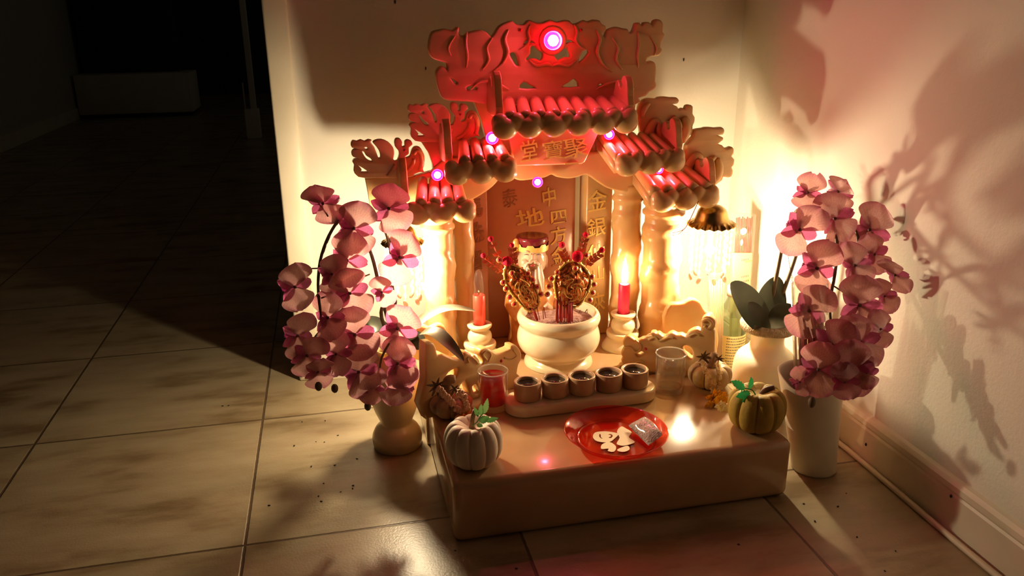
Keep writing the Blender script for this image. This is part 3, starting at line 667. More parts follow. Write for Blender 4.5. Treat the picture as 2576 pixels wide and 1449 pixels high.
# candle holders and electric candles
def candle_holder(px, y, dy, label):
    x = pv(px, 840+dy, y).x
    t = thing('candle_holder', (x, y, ZT), label, 'candle holder', 'stone candle holders')
    rows = [(50, 881+dy), (52, 874+dy), (50, 864+dy), (42, 853+dy), (36, 848+dy), (40, 842+dy), (41, 836+dy), (38, 831+dy), (25, 833+dy), (27, 829+dy), (31, 819+dy), (28, 807+dy), (20, 800+dy), (27, 796+dy), (31, 791+dy), (30, 786+dy), (17, 786+dy), (16, 789+dy)]
    q = prof_px(px, y, rows, ZT); bm = NB(); add_lathe(bm, smooth_prof(q, 4), (x, y, 0), 44)
    obj('holder_body', bm, M['stonew'], t)
    return x, q[-2][1]
def electric_candle(x, y, z0, px, rpx, py_top, py_tip, lit, label):
    p = pv(px, py_top, y); r = rpx/ppm(p); zt_, zp = p.z, pv(px, py_tip, y).z
    t = thing('electric_candle', (x, y, z0), label, 'candle', None)
    bm = NB(); add_lathe(bm, [(r, z0), (r, zt_-.001), (r*.93, zt_), (r*.6, zt_), (r*.55, zt_-.004)], (x, y, 0), 32)
    obj('candle_tube', bm, M['pinkwax'] if lit else M['redwax'], t)
    bm = NB(); add_lathe(bm, smooth_prof([(r*.80, zt_-.003), (r*.82, zt_+(zp-zt_)*.25), (r*.74, zt_+(zp-zt_)*.6), (r*.5, zt_+(zp-zt_)*.88), (r*.1, zp)], 4), (x, y, 0), 28, False)
    g = obj('glass_tip', bm, M['glass'], t)
    bm = NB(); hh = zp-zt_
    if lit:
        add_lathe(bm, smooth_prof([(r*.25, zt_), (r*.55, zt_+hh*.2), (r*.50, zt_+hh*.45), (r*.2, zt_+hh*.75), (r*.03, zt_+hh*.9)], 4), (x, y, 0), 20)
        obj('glowing_filament', bm, M['flame'], t)
    else:
        add_tube(bm, [(x, y, zt_), (x, y, zt_+hh*.18)], r*.12, 8); obj('filament', bm, M['brass'], t)
x, z = candle_holder(1207.5, .347, 28, 'cream stone candle holder on the left, under the unlit red candle')
electric_candle(x, y=.347, z0=z-.003, px=1207, rpx=15.5, py_top=741, py_tip=677, lit=False, label='unlit red electric candle with clear glass tip, on the left holder')
x, z = candle_holder(1566, .352, 0, 'cream stone candle holder on the right, under the glowing pink candle')
electric_candle(x, y=.352, z0=z-.003, px=1568, rpx=14.5, py_top=714, py_tip=646, lit=True, label='glowing pink-red electric candle with bright tip, on the right holder')

# incense bowl
BY = .312
bx = pv(1404, 912, BY).x
t = thing('incense_bowl', (bx, BY, ZT), 'round cream stone incense bowl on a foot, holding ash and gold ornaments', 'bowl')
rows = [(84, 912), (86, 907), (84, 899), (77, 892), (74, 887), (80, 882), (92, 873), (100, 862), (104, 848), (103, 834), (99, 821), (97, 814), (101, 808), (104, 801), (105, 795), (102, 787), (96, 782), (90, 785), (87, 798), (88, 815), (80, 840)]
q = prof_px(1404, BY, rows, ZT); bm = NB(); add_lathe(bm, smooth_prof(q, 4), (bx, BY, 0), 64); obj('bowl_body', bm, M['stonew'], t)
za = pv(1404, 803, BY).z; ra = 87/ppm((bx, BY, za))
bm = NB()
add_grid(bm, lambda u, v: V3((bx + ra*u*math.cos(2*PI*v), BY + ra*u*math.sin(2*PI*v), za + .008*(1-u*u) + .004*noise.noise(V3((u*math.cos(2*PI*v)*5, u*math.sin(2*PI*v)*5, 3))))), 14, 40)
ash = obj('ash', bm, M['ash'], t)
# incense sticks
rs = random.Random(11)
def stick(x0, x1, py0, py1, y, label, group, material=None, r=.0011):
    a, b = pv(x0, py0, y), pv(x1, py1, y); bm = NB(); add_tube(bm, [a, b], r, 6)
    return tag(obj('incense_stick', bm, material or M['stick']), label, 'incense stick', group)
for i in range(16):
    xx = 1399 + i*2.75 + rs.uniform(-.6, .6); yy = .262 + .02*rs.random() + .012
    stick(xx, xx+rs.uniform(-1.5, 1.5), 812+rs.uniform(-4, 4), 752+rs.uniform(-6, 8), yy, 'short burnt red incense stub in the tight bunch before the right gold ornament', 'red incense stubs in the bowl')
for (x0, y0, x1, y1) in [(1352, 804, 1342, 772), (1358, 806, 1350, 770), (1347, 802, 1338, 776), (1367, 803, 1366, 778), (1373, 800, 1368, 774)]:
    stick(x0, x1, y0, y1, .275, 'thin reddish incense stub leaning in the ash on the left', 'leaning incense stubs on the left of the ash', r=.0007)
for (x0, y0, x1, y1) in [(1448, 802, 1460, 780), (1462, 800, 1477, 778)]:
    stick(x0, x1, y0, y1, .330, 'thin dark incense stub leaning at the right side of the bowl', 'dark incense stubs on the right of the ash', M['stemdark'], r=.0008)

# gold paper flower ornaments stuck in the bowl
def C8(a, b): return (1200+a/5.367, 560+b/5.367)
def ornament(cx, cy, hw, hh, ang, y, gems, sprigs, pom, label, foot):
    c = pv(cx, cy, y); s = ppm(c); t = thing('paper_flower_ornament', (c.x, y, za), label, 'ornament', 'gold paper flower ornaments')
    R = Matrix.Rotation(ang, 3, 'Y'); a_, b_ = hw/s, hh/s
    def shp(u, v):
        r = u; th = 2*PI*v; k = (1+.10*math.sin(th*3+.5))
        x = a_*r*math.cos(th)*k; z = b_*r*math.sin(th)*(1+.12*math.sin(th))
        d = .013*(1-r*r) + .0042*noise.noise(V3((x*120, z*120, 1))) + .0022*noise.noise(V3((x*330, z*330, 5)))
        return R @ V3((x, -d, z)) + c
    bm = NB(); add_grid(bm, shp, 22, 56); 
    body = obj('foil_leaf', bm, M['goldfoil'], t)
    md = body.modifiers.new('thickness', 'SOLIDIFY'); md.thickness = .0015
    bm = NB(); add_tube(bm, [shp(1, i/56)+V3((0, -.002, 0)) for i in range(57)], .0022, 7)
    for k in range(28): add_ball(bm, shp(1.03, k/28)+V3((0, -.002, 0)), .0028, 1)
    obj('gold_rim', bm, M['gold'], t)
    bm = NB()
    for k in range(5):
        L = []
        for i in range(15):
            f = i/14; an = k*1.25+.9*math.sin(f*6.3); rr = .12+.72*f; L.append(R @ V3((a_*rr*math.cos(an)*.9, -.014, b_*rr*math.sin(an)*.75-.1*b_)) + c)
        add_tube(bm, L, [.0006, .0013, .0012, .0006], 6)
    obj('filigree', bm, M['gold'], t)
    for g in gems:
        p = pv(*C8(*g), y-.006); bm = NB(); add_lathe(bm, [(.0022, 0), (.0052, .0005), (.0056, .0018), (.0040, .0022)], (0, 0, 0), 16)
        for v in bm.verts: v.co = V3((v.co.x, -v.co.z, v.co.y)) + p
        gs = obj('gem_setting', bm, M['gold'], t)
        bm = NB(); add_ball(bm, p+V3((0, -.0022, 0)), .0040, 2, (1, .7, 1)); obj('gem', bm, M['redbead'], gs)
    for L, pr_ in sprigs:
        pts = [pv(*C8(*q), y+.004) for q in L]; bm = NB(); add_tube(bm, pts, .0011, 6, True, 4)
        sp = smooth_prof([tuple(p) for p in pts], 8); n = len(sp)
        for i in range(n//4, n-1, 3):
            p = V3(sp[i]); d = (V3(sp[min(n-1, i+1)])-V3(sp[i-1])).normalized()
            for sd in (-1, 1):
                w = (d + V3((d.z*sd*.8, -.25, -d.x*sd*.8))).normalized(); L1 = .0135; wd_ = V3((0, -1, 0)).cross(w).normalized()*.0042
                qv = [bm.verts.new(p), bm.verts.new(p+w*L1*.5+wd_), bm.verts.new(p+w*L1), bm.verts.new(p+w*L1*.5-wd_), bm.verts.new(p+w*L1*.5+V3((0, .0016, 0)))]
                for f in ((0, 1, 4), (1, 2, 4), (2, 3, 4), (3, 0, 4), (0, 3, 2, 1)): bm.faces.new([qv[k] for k in f])
        s_ = obj('leaf_sprig', bm, M['foil'], t, False)
        bm = NB(); e = pv(*C8(pr_[0], pr_[1]), y+.002); add_ball(bm, e, pr_[2]/5.367/s, 3); obj('pompom', bm, M['pompom'], s_)
    bm = NB(); e = pv(*C8(pom[0], pom[1]), y-.006); add_ball(bm, e, pom[2]/5.367/s, 3); obj('large_pompom', bm, M['pompom'], t)
    bm = NB(); add_tube(bm, [R @ V3((0, .002, -b_*.6)) + c, pv(*foot, y+.004)], .0022, 8); obj('handle', bm, M['stick'], t)
ornament(1437, 722, 46, 62, 0.05, .290, [(1325,620),(1080,670),(1000,755),(965,860),(945,965),(1550,730),(1580,835),(1560,945),(1525,1045),(1475,440)],
         [([(1215,600),(1200,500),(1150,390)], (1145, 300, 42)), ([(1360,560),(1400,380),(1450,220)], (1465, 165, 38)), ([(1440,620),(1540,510),(1660,420)], (1685, 370, 40))], (1355, 455, 78),
         'gold and red foil flower ornament standing upright on the right in the incense bowl', (1437, 812))
ornament(1316, 728, 30, 72, -0.52, .282, [(470,680),(685,690),(750,770),(810,865),(860,965),(350,805),(390,890),(435,1005),(500,1100),(300,500)],
         [([(385,700),(260,600),(110,490)], (85, 445, 36)), ([(400,690),(320,510),(195,265)], (185, 220, 38)), ([(500,620),(490,500),(475,360)], (468, 305, 34))], (408, 522, 68),
         'narrow gold foil flower ornament leaning left out of the incense bowl', (1352, 806))

# porcelain old man figurine behind the bowl
DY = .400
t = thing('porcelain_figurine', (pv(1340, 850, DY).x, DY, ZT), 'porcelain figurine of smiling old man with white beard, maroon hat and orange robe', 'figurine')
dx = lambda px, py, y=DY: pv(px, py, y)
s = ppm(dx(1340, 650)); k1 = 1/s
bm = NB()
add_ball(bm, dx(1339, 652), 37*k1, 3, (1, .95, 1.22)); add_ball(bm, dx(1338, 672, DY-.004), 29*k1, 3, (1.05, .9, .9))
for sd in (-1, 1):
    add_ball(bm, dx(1338+sd*17, 660, DY-.019), 11*k1, 2, (1, .8, .85))           # cheeks
    add_ball(bm, dx(1338+sd*36, 655, DY), 9*k1, 2, (.5, .8, 1.8))                # ears with long lobes
    add_ball(bm, dx(1338+sd*36, 668, DY), 6*k1, 2, (.6, .8, 1.2))
    add_tube(bm, [dx(1338+sd*6, 635, DY-.028), dx(1338+sd*14, 632, DY-.027), dx(1338+sd*24, 637, DY-.020)], [2.2*k1, 3*k1, 1.5*k1], 8, True, 3)   # brow
add_tube(bm, [dx(1339, 633, DY-.027), dx(1340, 645, DY-.033), dx(1340, 654, DY-.037)], [3*k1, 4*k1, 6*k1], 8, True, 3)
for sd in (-1, 1): add_ball(bm, dx(1340+sd*6, 656, DY-.032), 4.2*k1, 2)
add_tube(bm, [dx(1339, 680), dx(1340, 720)], 22*k1, 12); add_ball(bm, dx(1342, 770), 46*k1, 3, (1.1, .8, 1.5))
add_tube(bm, [dx(1296, 760, DY-.01), dx(1312, 800, DY-.035), dx(1336, 806, DY-.048)], [13*k1, 11*k1, 8*k1], 10, True, 3)
add_tube(bm, [dx(1388, 752, DY-.01), dx(1384, 775, DY-.03), dx(1372, 765, DY-.045)], [13*k1, 11*k1, 8*k1], 10, True, 3)
body = obj('body', bm, M['porcelain'], t); rm = body.modifiers.new('one_skin', 'REMESH'); rm.mode = 'VOXEL'; rm.voxel_size = .0011; rm.use_smooth_shade = True
sm = body.modifiers.new('soften', 'SMOOTH'); sm.iterations = 3
bm = NB()
add_lathe(bm, smooth_prof([(60*k1, ZT), (66*k1, ZT+.012), (62*k1, dx(1340, 830).z), (64*k1, dx(1340, 780).z), (56*k1, dx(1340, 735).z), (36*k1, dx(1340, 706).z), (24*k1, dx(1340, 700).z)], 4), (dx(1342, 780).x, DY, 0), 40, fn=lambda r, z, a: (r*(1+.03*math.sin(9*a+z*60)), z))
add_tube(bm, [dx(1300, 726), dx(1292, 765, DY-.012), dx(1312, 800, DY-.030)], [22*k1, 24*k1, 17*k1], 14, True, 3)
add_tube(bm, [dx(1382, 724), dx(1394, 752, DY-.012), dx(1382, 778, DY-.028)], [22*k1, 23*k1, 16*k1], 14, True, 3)
obj('robe', bm, M['robe'], t)
bm = NB()
for a_, b_ in [((1322, 664), (1316, 740)), ((1357, 664), (1366, 735)), ((1330, 678), (1330, 760)), ((1348, 678), (1350, 762)), ((1340, 682), (1341, 775))]:
    add_tube(bm, [dx(*a_, DY-.028), dx((a_[0]+b_[0])/2, (a_[1]+b_[1])/2, DY-.036), dx(*b_, DY-.040)], [4.5*k1, 8*k1, 2*k1], 10, True, 4)
for sd in (-1, 1): add_tube(bm, [dx(1340+sd*4, 661, DY-.034), dx(1340+sd*15, 664, DY-.032), dx(1340+sd*19, 690, DY-.034)], [2.5*k1, 3.2*k1, 1.2*k1], 8, True, 4)
obj('beard', bm, M['beard'], t)
bm = NB(); add_lathe(bm, smooth_prof([(36*k1, dx(1338, 624).z), (38*k1, dx(1338, 612).z), (41*k1, dx(1338, 600).z), (40*k1, dx(1338, 595).z), (36*k1, dx(1338, 592).z), (10*k1, dx(1338, 594).z)], 3), (dx(1339, 610).x, DY, 0), 36)
ht = obj('hat', bm, M['hat'], t)
bm = NB()
hz0 = dx(1338, 626).z; hz1 = dx(1338, 612).z
n_ = 60; ring = []
for i in range(n_):
    a_ = 2*PI*i/n_; zz = hz1 + (.0035 if (i//4) % 2 == 0 else -.001)
    o_ = V3((dx(1339, 610).x, DY, 0)); dr = V3((math.cos(a_), math.sin(a_), 0))
    ring.append((bm.verts.new(o_+dr*40*k1+V3((0, 0, hz0))), bm.verts.new(o_+dr*41.5*k1+V3((0, 0, zz)))))
for i in range(n_): bm.faces.new((ring[i][0], ring[(i+1) % n_][0], ring[(i+1) % n_][1], ring[i][1]))
add_ball(bm, dx(1299, 612, DY-.01), 12*k1, 2, (.8, .5, 1.1)); add_ball(bm, dx(1297, 628, DY-.008), 8*k1, 2, (.8, .5, 1.2))
obj('gold_band', bm, M['gold'], ht)
bm = NB()
for sd in (-1, 1): add_tube(bm, [dx(1340+sd*9, 641.5, DY-.0345), dx(1340+sd*15, 640, DY-.0335), dx(1340+sd*22, 641.5, DY-.0285)], [.5*k1, 1.6*k1, .5*k1], 6, True, 3)
obj('eyes', bm, M['facedark'], t)
bm = NB(); add_ball(bm, dx(1340, 668, DY-.0345), 6*k1, 2, (1, .5, .45)); obj('mouth', bm, M['mouth'], t)

# drinking glasses
def glass(px, base_py, rim_py, rb, rt, liq_py, y, label, liquid, liqname):
    x = pv(px, base_py, y).x; zr = pv(px, rim_py, y).z; zl = pv(px, liq_py, y).z; s_ = ppm((x, y, ZT+.03))
    rb, rt = rb/s_, rt/s_; lin = lambda z: rb+(rt-rb)*(z-ZT)/(zr-ZT)
    t = thing('drinking_glass', (x, y, ZT), label, 'glass', 'small glasses of drink')
    bm = NB(); z0 = ZT+.011
    add_lathe(bm, [(rb*.9, ZT+.0006), (rb, ZT+.002), (rt, zr-.001), (rt-.0006, zr), (rt-.0022, zr-.0006), (rb-.0026, z0+.002), (rb*.7, z0)], (x, y, 0), 48)
    obj('tumbler', bm, M['glass'], t)
    bm = NB(); add_tube(bm, [(x+(rt-.0011)*math.cos(a_), y+(rt-.0011)*math.sin(a_), zr-.0004) for a_ in [2*PI*i/48 for i in range(49)]], .0011, 8, False); obj('rim', bm, M['glassrim'], t)
    bm = NB(); add_lathe(bm, [(rb*.88, ZT+.0012), (rb-.0008, ZT+.0025), (rb-.0032, z0-.0004)], (x, y, 0), 40); obj('thick_base', bm, M['glassbase'], t)
    bm = NB(); add_lathe(bm, [(rb*.86, z0+.0008), (rb-.0034, z0+.003), (lin(zl)-.003, zl-.0006), (lin(zl)-.0028, zl)], (x, y, 0), 48)
    obj(liqname, bm, liquid, t)
p = pz(1241, 1027, ZT); glass(1241, 1027, 931, 36, 39, 944, p.y, 'small glass of red drink standing left of the five cups', M['reddrink'], 'red_drink')
p = pz(1683, 984, ZT); glass(1683, 984, 888, 36.5, 39, 906, p.y, 'small glass of clear water standing right of the five cups', M['water'], 'water')

# stone tray with five small cups
rims = [(1327, 958), (1395.5, 950), (1462.7, 943), (1531, 935), (1595.6, 927)]; bots = [(1327, 1001), (1395.5, 992), (1462.5, 985), (1530, 977), (1595, 969)]
zt2 = ZT+.021
P = [pz(*b, zt2) for b in bots]
d = (P[4]-P[0]).normalized(); nrm = V3((-d.y, d.x, 0)); Rr = .0335
out = []
for i in range(17):
    a = PI/2 + PI*i/16; out.append(P[0] - d*.006 + (d*math.cos(a) + nrm*math.sin(a))*Rr)
for i in range(17):
    a = -PI/2 + PI*i/16; out.append(P[4] + d*.004 + (d*math.cos(a) + nrm*math.sin(a))*Rr)
me = curve_mesh([[(p.x, p.y) for p in out]], .021, .004); me.transform(Matrix.Translation((0, 0, ZT+.0105))); me.shade_smooth(); me.set_sharp_from_angle(angle=math.radians(50))
tag(link('stone_tray', me, M['tray']), 'long rounded cream stone tray carrying the five cups', 'tray')
ordn = ['leftmost of the five cups on the tray, beside the red drink', 'second cup from the left on the stone tray', 'middle cup of the five on the stone tray', 'second cup from the right on the stone tray', 'rightmost of the five cups on the tray, beside the water glass']
for i in range(5):
    c = P[i]; zr = pv(*rims[i], c.y).z; r = 35/ppm((c.x, c.y, zr))
    t = thing('stone_cup', (c.x, c.y, zt2), 'small brown stone cup, ' + ordn[i], 'cup', 'cups of tea on the tray')
    bm = NB(); add_lathe(bm, smooth_prof([(r*.86, zt2), (r*.97, zt2+.004), (r*1.0, zt2+.02), (r*.99, zr-.003), (r*.97, zr-.0005), (r*.92, zr), (r*.80, zr-.0008), (r*.775, zr-.004), (r*.77, zr-.02), (r*.5, zr-.028)], 3), (c.x, c.y, 0), 44)
    obj('cup_body', bm, M['cup'], t)
    bm = NB(); add_lathe(bm, [(r*.772, zr-.010), (r*.776, zr-.0055)], (c.x, c.y, 0), 40); obj('tea', bm, M['wine'], t)

# red plastic plate with a printed motif, and the bag of grains on it
pc = pz(1549, 1089, ZT+.012); rp = 131/ppm(pc)
t = thing('plastic_plate', (pc.x, pc.y, ZT), 'translucent red plastic plate with cream cut-out motif, at the front of the slab', 'plate')
bm = NB(); add_lathe(bm, smooth_prof([(rp*.02, ZT+.0030), (rp*.70, ZT+.0030), (rp*.76, ZT+.0045), (rp*.90, ZT+.014), (rp*.985, ZT+.0185), (rp, ZT+.0182), (rp*.985, ZT+.0168), (rp*.90, ZT+.0118), (rp*.77, ZT+.0022), (rp*.70, ZT+.0008), (rp*.02, ZT+.0008)], 3), (pc.x, pc.y, 0), 72)
obj('plate_body', bm, M['redplastic'], t)
C6 = lambda L: [(1050+a/2.634, 850+b/2.634) for a, b in L]
def flat(L, z, th, hs=()):
    lo = [closed_cr([(q.x, q.y) for q in (pz(*p, z) for p in C6(l))], 3) for l in [L]+list(hs)]
    me = curve_mesh(lo, th, .0002); me.transform(Matrix.Translation((0, 0, z))); return me
full = bmesh.new()
for L, hs in [([(1163,655),(1178,628),(1230,620),(1290,625),(1332,638),(1310,665),(1275,690),(1220,692),(1180,680)], [[(1206,640),(1214,640),(1216,658),(1228,668),(1218,668),(1206,656)], [(1262,642),(1284,640),(1294,650),(1284,664),(1266,662),(1282,654),(1280,646)]]), ([(1322,622),(1350,588),(1384,602),(1420,626),(1402,660),(1442,690),(1410,706),(1360,716),(1320,702),(1340,662)], []), ([(1222,708),(1270,690),(1316,720),(1302,756),(1262,750),(1266,735),(1220,737)], []), ([(1328,738),(1392,716),(1406,740),(1372,756),(1332,752)], [])]:
    me = flat(L, ZT+.0038, .0009, hs); full.from_mesh(me); bpy.data.meshes.remove(me)
obj('cut_out_motif', full, M['motif'], t, False)
A, B, Cc, D = pz(1578, 1070, ZT+.010), pz(1631, 1123, ZT+.006), pz(1672, 1092, ZT+.021), pz(1624, 1046, ZT+.021)
t = thing('grain_packet', (A+B+Cc+D)/4, 'small clear packet of greyish grains leaning on the red plate rim', 'packet')
def pil(u, v, k=1.0, h=.007, up=1):
    p = A.lerp(B, v).lerp(D.lerp(Cc, v), u); e = (1-(2*u-1)**4)*(1-(2*v-1)**4)
    return p + V3((0, 0, up*h*e*k + .0015*noise.noise(V3((u*6, v*6, up)))*e))
bm = NB(); add_grid(bm, lambda u, v: pil(.04+.86*u, .03+.94*v, 1, .0065, 1), 18, 18); add_grid(bm, lambda u, v: pil(.04+.86*u, .03+.94*v, 1, .003, -1), 18, 18)
bmesh.ops.remove_doubles(bm, verts=bm.verts, dist=.0004); obj('grains', bm, M['salt'], t)
bm = NB(); add_grid(bm, lambda u, v: pil(u, v, 1.15, .0075, 1)+V3((0, 0, .0008)), 14, 14)
E2, F2 = pz(1616, 1030, ZT+.030), pz(1668, 1052, ZT+.030)
add_grid(bm, lambda u, v: D.lerp(Cc, v).lerp(E2.lerp(F2, v), u)+V3((0, 0, .003*math.sin(v*9)*math.sin(u*3))), 6, 10)
obj('clear_bag', bm, M['bag'], t)

# pumpkins
def pumpkin_bm(c, R_, Hh, n, dep, tilt=None, top=.3, lean=0):
    bm = NB(); NT, NP = n*12, 40
    def fn(u, v):
        ph = PI*u; th = 2*PI*v
        g = abs(math.sin(n*th/2))**.45                     # rounded ribs, narrow grooves
        rr = R_*(math.sin(ph)**.78)*(1-dep*(1-g)*min(1, math.sin(ph)*1.6))*(1+.03*math.sin(th*2+1)+.02*math.sin(3*th))
        z = Hh/2*math.cos(ph)*(1+.0*g)
        z -= Hh*top*math.exp(-(math.sin(ph)/.42)**2) if ph < PI/2 else -Hh*.10*math.exp(-(math.sin(ph)/.5)**2)
        z += Hh*.05*g*math.sin(ph)*(1 if ph < PI/2 else 0)
        return V3((rr*math.cos(th), rr*math.sin(th), z))
    add_grid(bm, fn, NP, NT); bmesh.ops.remove_doubles(bm, verts=bm.verts, dist=1e-5)
    zmin = min(v.co.z for v in bm.verts)
    for v in bm.verts:
        v.co.z -= zmin; v.co.x += lean*v.co.z
        v.co += V3(c)
    return bm
def leaf_bm(bm, base, tip, w, up, lobes=7, depth=.25, bend=.15):
    base, tip, up = V3(base), V3(tip), V3(up).normalized(); ax = tip-base; L = ax.length; a = ax.normalized(); sd = a.cross(up).normalized(); nn = sd.cross(a)
    NU, NV = lobes*4, 4; g = []
    for i in range(NU+1):
        u = i/NU; wid = w*(math.sin(PI*min(1, u*.94+.03))**.75)*(1-.3*u)*(1-depth*abs(math.sin(PI*lobes*u)))
        g.append([bm.verts.new(base + a*L*u + sd*wid*(j/NV*2-1) + nn*(-bend*L*u*u + .12*w*abs(j/NV*2-1))) for j in range(NV+1)])
    for i in range(NU):
        for j in range(NV): bm.faces.new((g[i][j], g[i+1][j], g[i+1][j+1], g[i][j+1]))
c = pz(1193, 1162, ZT); c = V3((c.x, c.y, ZT)); s_ = ppm(c); R_ = 73/s_
t = thing('pumpkin', c, 'small white ribbed pumpkin with green leaf sprig on the front left slab corner', 'pumpkin', 'little pumpkins')
obj('flesh', pumpkin_bm(c, R_, 136/s_, 10, .10, top=.20), M['wpump'], t)
yq = c.y
bm = NB(); add_tube(bm, [pv(1188, 1096, yq), pv(1187, 1080, yq), pv(1188, 1066, yq), pv(1190, 1048, yq), pv(1196, 1033, yq)], [.007, .0052, .004, .0036, .0042], 10, True, 3); obj('stem', bm, M['stemtan'], t)
bm = NB()
add_tube(bm, [pv(1189, 1070, yq-.004), pv(1200, 1062, yq-.006), pv(1208, 1048, yq-.006), pv(1216, 1040, yq-.006)], .0009, 6, True, 3)
for (b0, t0, w0) in [((1203,1048),(1194,1026),.0038), ((1208,1044),(1211,1020),.0050), ((1218,1040),(1227,1006),.0052), ((1206,1060),(1229,1050),.0068), ((1222,1060),(1252,1052),.0046), ((1200,1068),(1214,1072),.0040)]:
    leaf_bm(bm, pv(*b0, yq-.008), pv(*t0, yq-.014), w0*1.1, V3((.1, -1, .6)), 6, .22)
obj('leaf_sprig', bm, M['leaflight'], t)
c = pz(1903, 1074, ZT); c = V3((c.x-.001, c.y+.002, ZT)); s_ = ppm(c); R_ = 72/s_
t = thing('pumpkin', c, 'small ochre ribbed pumpkin with bright green leaves on the right slab corner', 'pumpkin', 'little pumpkins')
obj('flesh', pumpkin_bm(c, R_, 124/s_, 9, .13, top=.17), M['ypump'], t)
yq = c.y
bm = NB(); add_tube(bm, [pv(1898, 1012, yq), pv(1906, 1004, yq), pv(1915, 992, yq), pv(1926, 980, yq), pv(1946, 975, yq)], [.010, .0062, .0045, .0040, .0042], 10, True, 3); obj('stem', bm, M['stemdark'], t)
bm = NB()
add_tube(bm, [pv(1905, 1005, yq-.006), pv(1895, 984, yq-.006), pv(1880, 978, yq-.006), pv(1866, 976, yq-.006)], .0010, 6, True, 3)
for (b0, t0, w0) in [((1872,978),(1846,960),.0085), ((1886,978),(1892,952),.0065), ((1886,988),(1856,998),.0080), ((1890,996),(1870,1010),.0070), ((1892,996),(1880,1026),.0050)]:
    leaf_bm(bm, pv(*b0, yq-.010), pv(*t0, yq-.020), w0*1.15, V3((.1, -1, .5)), 5, .30)
obj('leaf_sprig', bm, M['leafg'], t)

# gourd pumpkins wearing garlands
c = pz(1136, 1040, ZT); c = V3((c.x, c.y, ZT)); s_ = ppm(c); R_ = 53/s_; yq = c.y
t = thing('gourd', c, 'mottled brown gourd wearing a garland, behind the white pumpkin', 'gourd', 'garlanded gourds')
obj('flesh', pumpkin_bm(c, R_, 60/s_, 7, .22, top=.1), M['gourdL'], t)
bm = NB(); add_ball(bm, pv(1172, 1010, yq-.012), 17/s_, 3, (1, .8, 1)); obj('red_bulge', bm, M['gourdred'], t)
bm = NB(); add_tube(bm, [pv(1128, 1002, yq), pv(1126, 985, yq), pv(1124, 968, yq), pv(1130, 955, yq), pv(1144, 954, yq)], [.014, .010, .0082, .0085, .0070], 12, True, 3); obj('stem', bm, M['stemtan'], t)
def florets(bm, pts, y, r, n=4):
    for (x, q) in pts:
        p = pv(x, q, y)
        for k in range(n):
            a = 2*PI*k/n + x; add_ball(bm, p + V3((math.cos(a)*r*.6, -.1*r, math.sin(a)*r*.6)), r*.62, 2, (1, .8, 1.15))
        add_ball(bm, p+V3((0, -r*.35, 0)), r*.4, 1)
def burst(bm, px, py, y, r, n, w):
    p = pv(px, py, y)
    for k in range(n):
        a = 2*PI*k/n + .3*(k % 3); e = .35+.5*((k*7) % 5)/5
        dd = V3((math.cos(a)*math.cos(e), -math.sin(e), math.sin(a)*math.cos(e))); leaf_bm(bm, p, p+dd*r, w, V3((0, -1, .2)), 2, .1, .1)
yg = yq-.040
t = thing('flower_garland', pv(1136, 1000, yq), 'tan bead garland draped over the mottled gourd, ending in orange flowers', 'garland', 'bead and flower garlands')
bm = NB(); florets(bm, [(1106,980),(1115,991),(1126,1001),(1137,1013),(1150,1029)], yg, .0058); florets(bm, [(1158,988),(1168,999),(1173,1017),(1176,1030)], yg, .0055)
add_tube(bm, [pv(1096, 972, yq-.01), pv(1106, 980, yg), pv(1126, 1001, yg), pv(1150, 1029, yg), pv(1164, 1042, yg)], .0012, 6, True, 3); add_tube(bm, [pv(1142, 975, yq-.01), pv(1158, 988, yg), pv(1173, 1017, yg), pv(1166, 1042, yg)], .0012, 6, True, 3)
obj('bead_strings', bm, M['garland'], t)
bm = NB(); burst(bm, 1098, 970, yq-.018, .019, 14, .0025); burst(bm, 1143, 978, yq-.018, .012, 9, .002); obj('dried_flowers', bm, M['stemdark'], t)
bm = NB(); burst(bm, 1166, 1042, yg-.002, .019, 9, .006); obj('shell_flower', bm, M['garland'], t)
bm = NB(); burst(bm, 1172, 1055, yg-.004, .022, 16, .006); burst(bm, 1162, 1063, yg-.004, .016, 10, .005); obj('orange_flower', bm, M['orangeflower'], t)

c = pz(1785, 968, ZT); c = V3((c.x, c.y, ZT)); s_ = ppm(c); R_ = 54/s_; yq = c.y
t = thing('gourd', c, 'tan ribbed gourd wearing a crystal garland, beside the water glass', 'gourd', 'garlanded gourds')
obj('flesh', pumpkin_bm(c, R_, 68/s_, 8, .22, top=.2), M['gourdR'], t)
bm = NB(); add_tube(bm, [pv(1786, 940, yq), pv(1787, 925, yq), pv(1792, 905, yq), pv(1798, 888, yq)], [.012, .0095, .0080, .0058], 12, True, 3); obj('stem', bm, M['stemtan'], t)
yg = yq-.036
t = thing('flower_garland', pv(1785, 930, yq), 'clear amber crystal garland draped over the tan gourd, ending in yellow marigold', 'garland', 'bead and flower garlands')
bm = NB()
Ls = [(1768,912),(1771,923),(1774,934),(1781,946),(1786,957),(1792,970)]; Rs = [(1806,915),(1809,926),(1811,937),(1810,950),(1808,962),(1803,974)]
for (x, q) in Ls+Rs:
    p = pv(x, q, yg); rt_ = Matrix.Rotation(x*1.7, 3, 'Y') @ Matrix.Rotation(q*.9, 3, 'X')
    add_box(bm, p-V3((.0042, .003, .0042)), p+V3((.0042, .003, .0042)), .0012, 1, rt_)
obj('crystal_beads', bm, M['crystal'], t, False)
bm = NB(); add_tube(bm, [pv(1766, 904, yq-.01)]+[pv(x, q, yg) for x, q in Ls]+[pv(1798, 985, yg)], .0009, 6, True, 3); add_tube(bm, [pv(1804, 906, yq-.01)]+[pv(x, q, yg) for x, q in Rs]+[pv(1799, 985, yg)], .0009, 6, True, 3); obj('strings', bm, M['garland'], t)
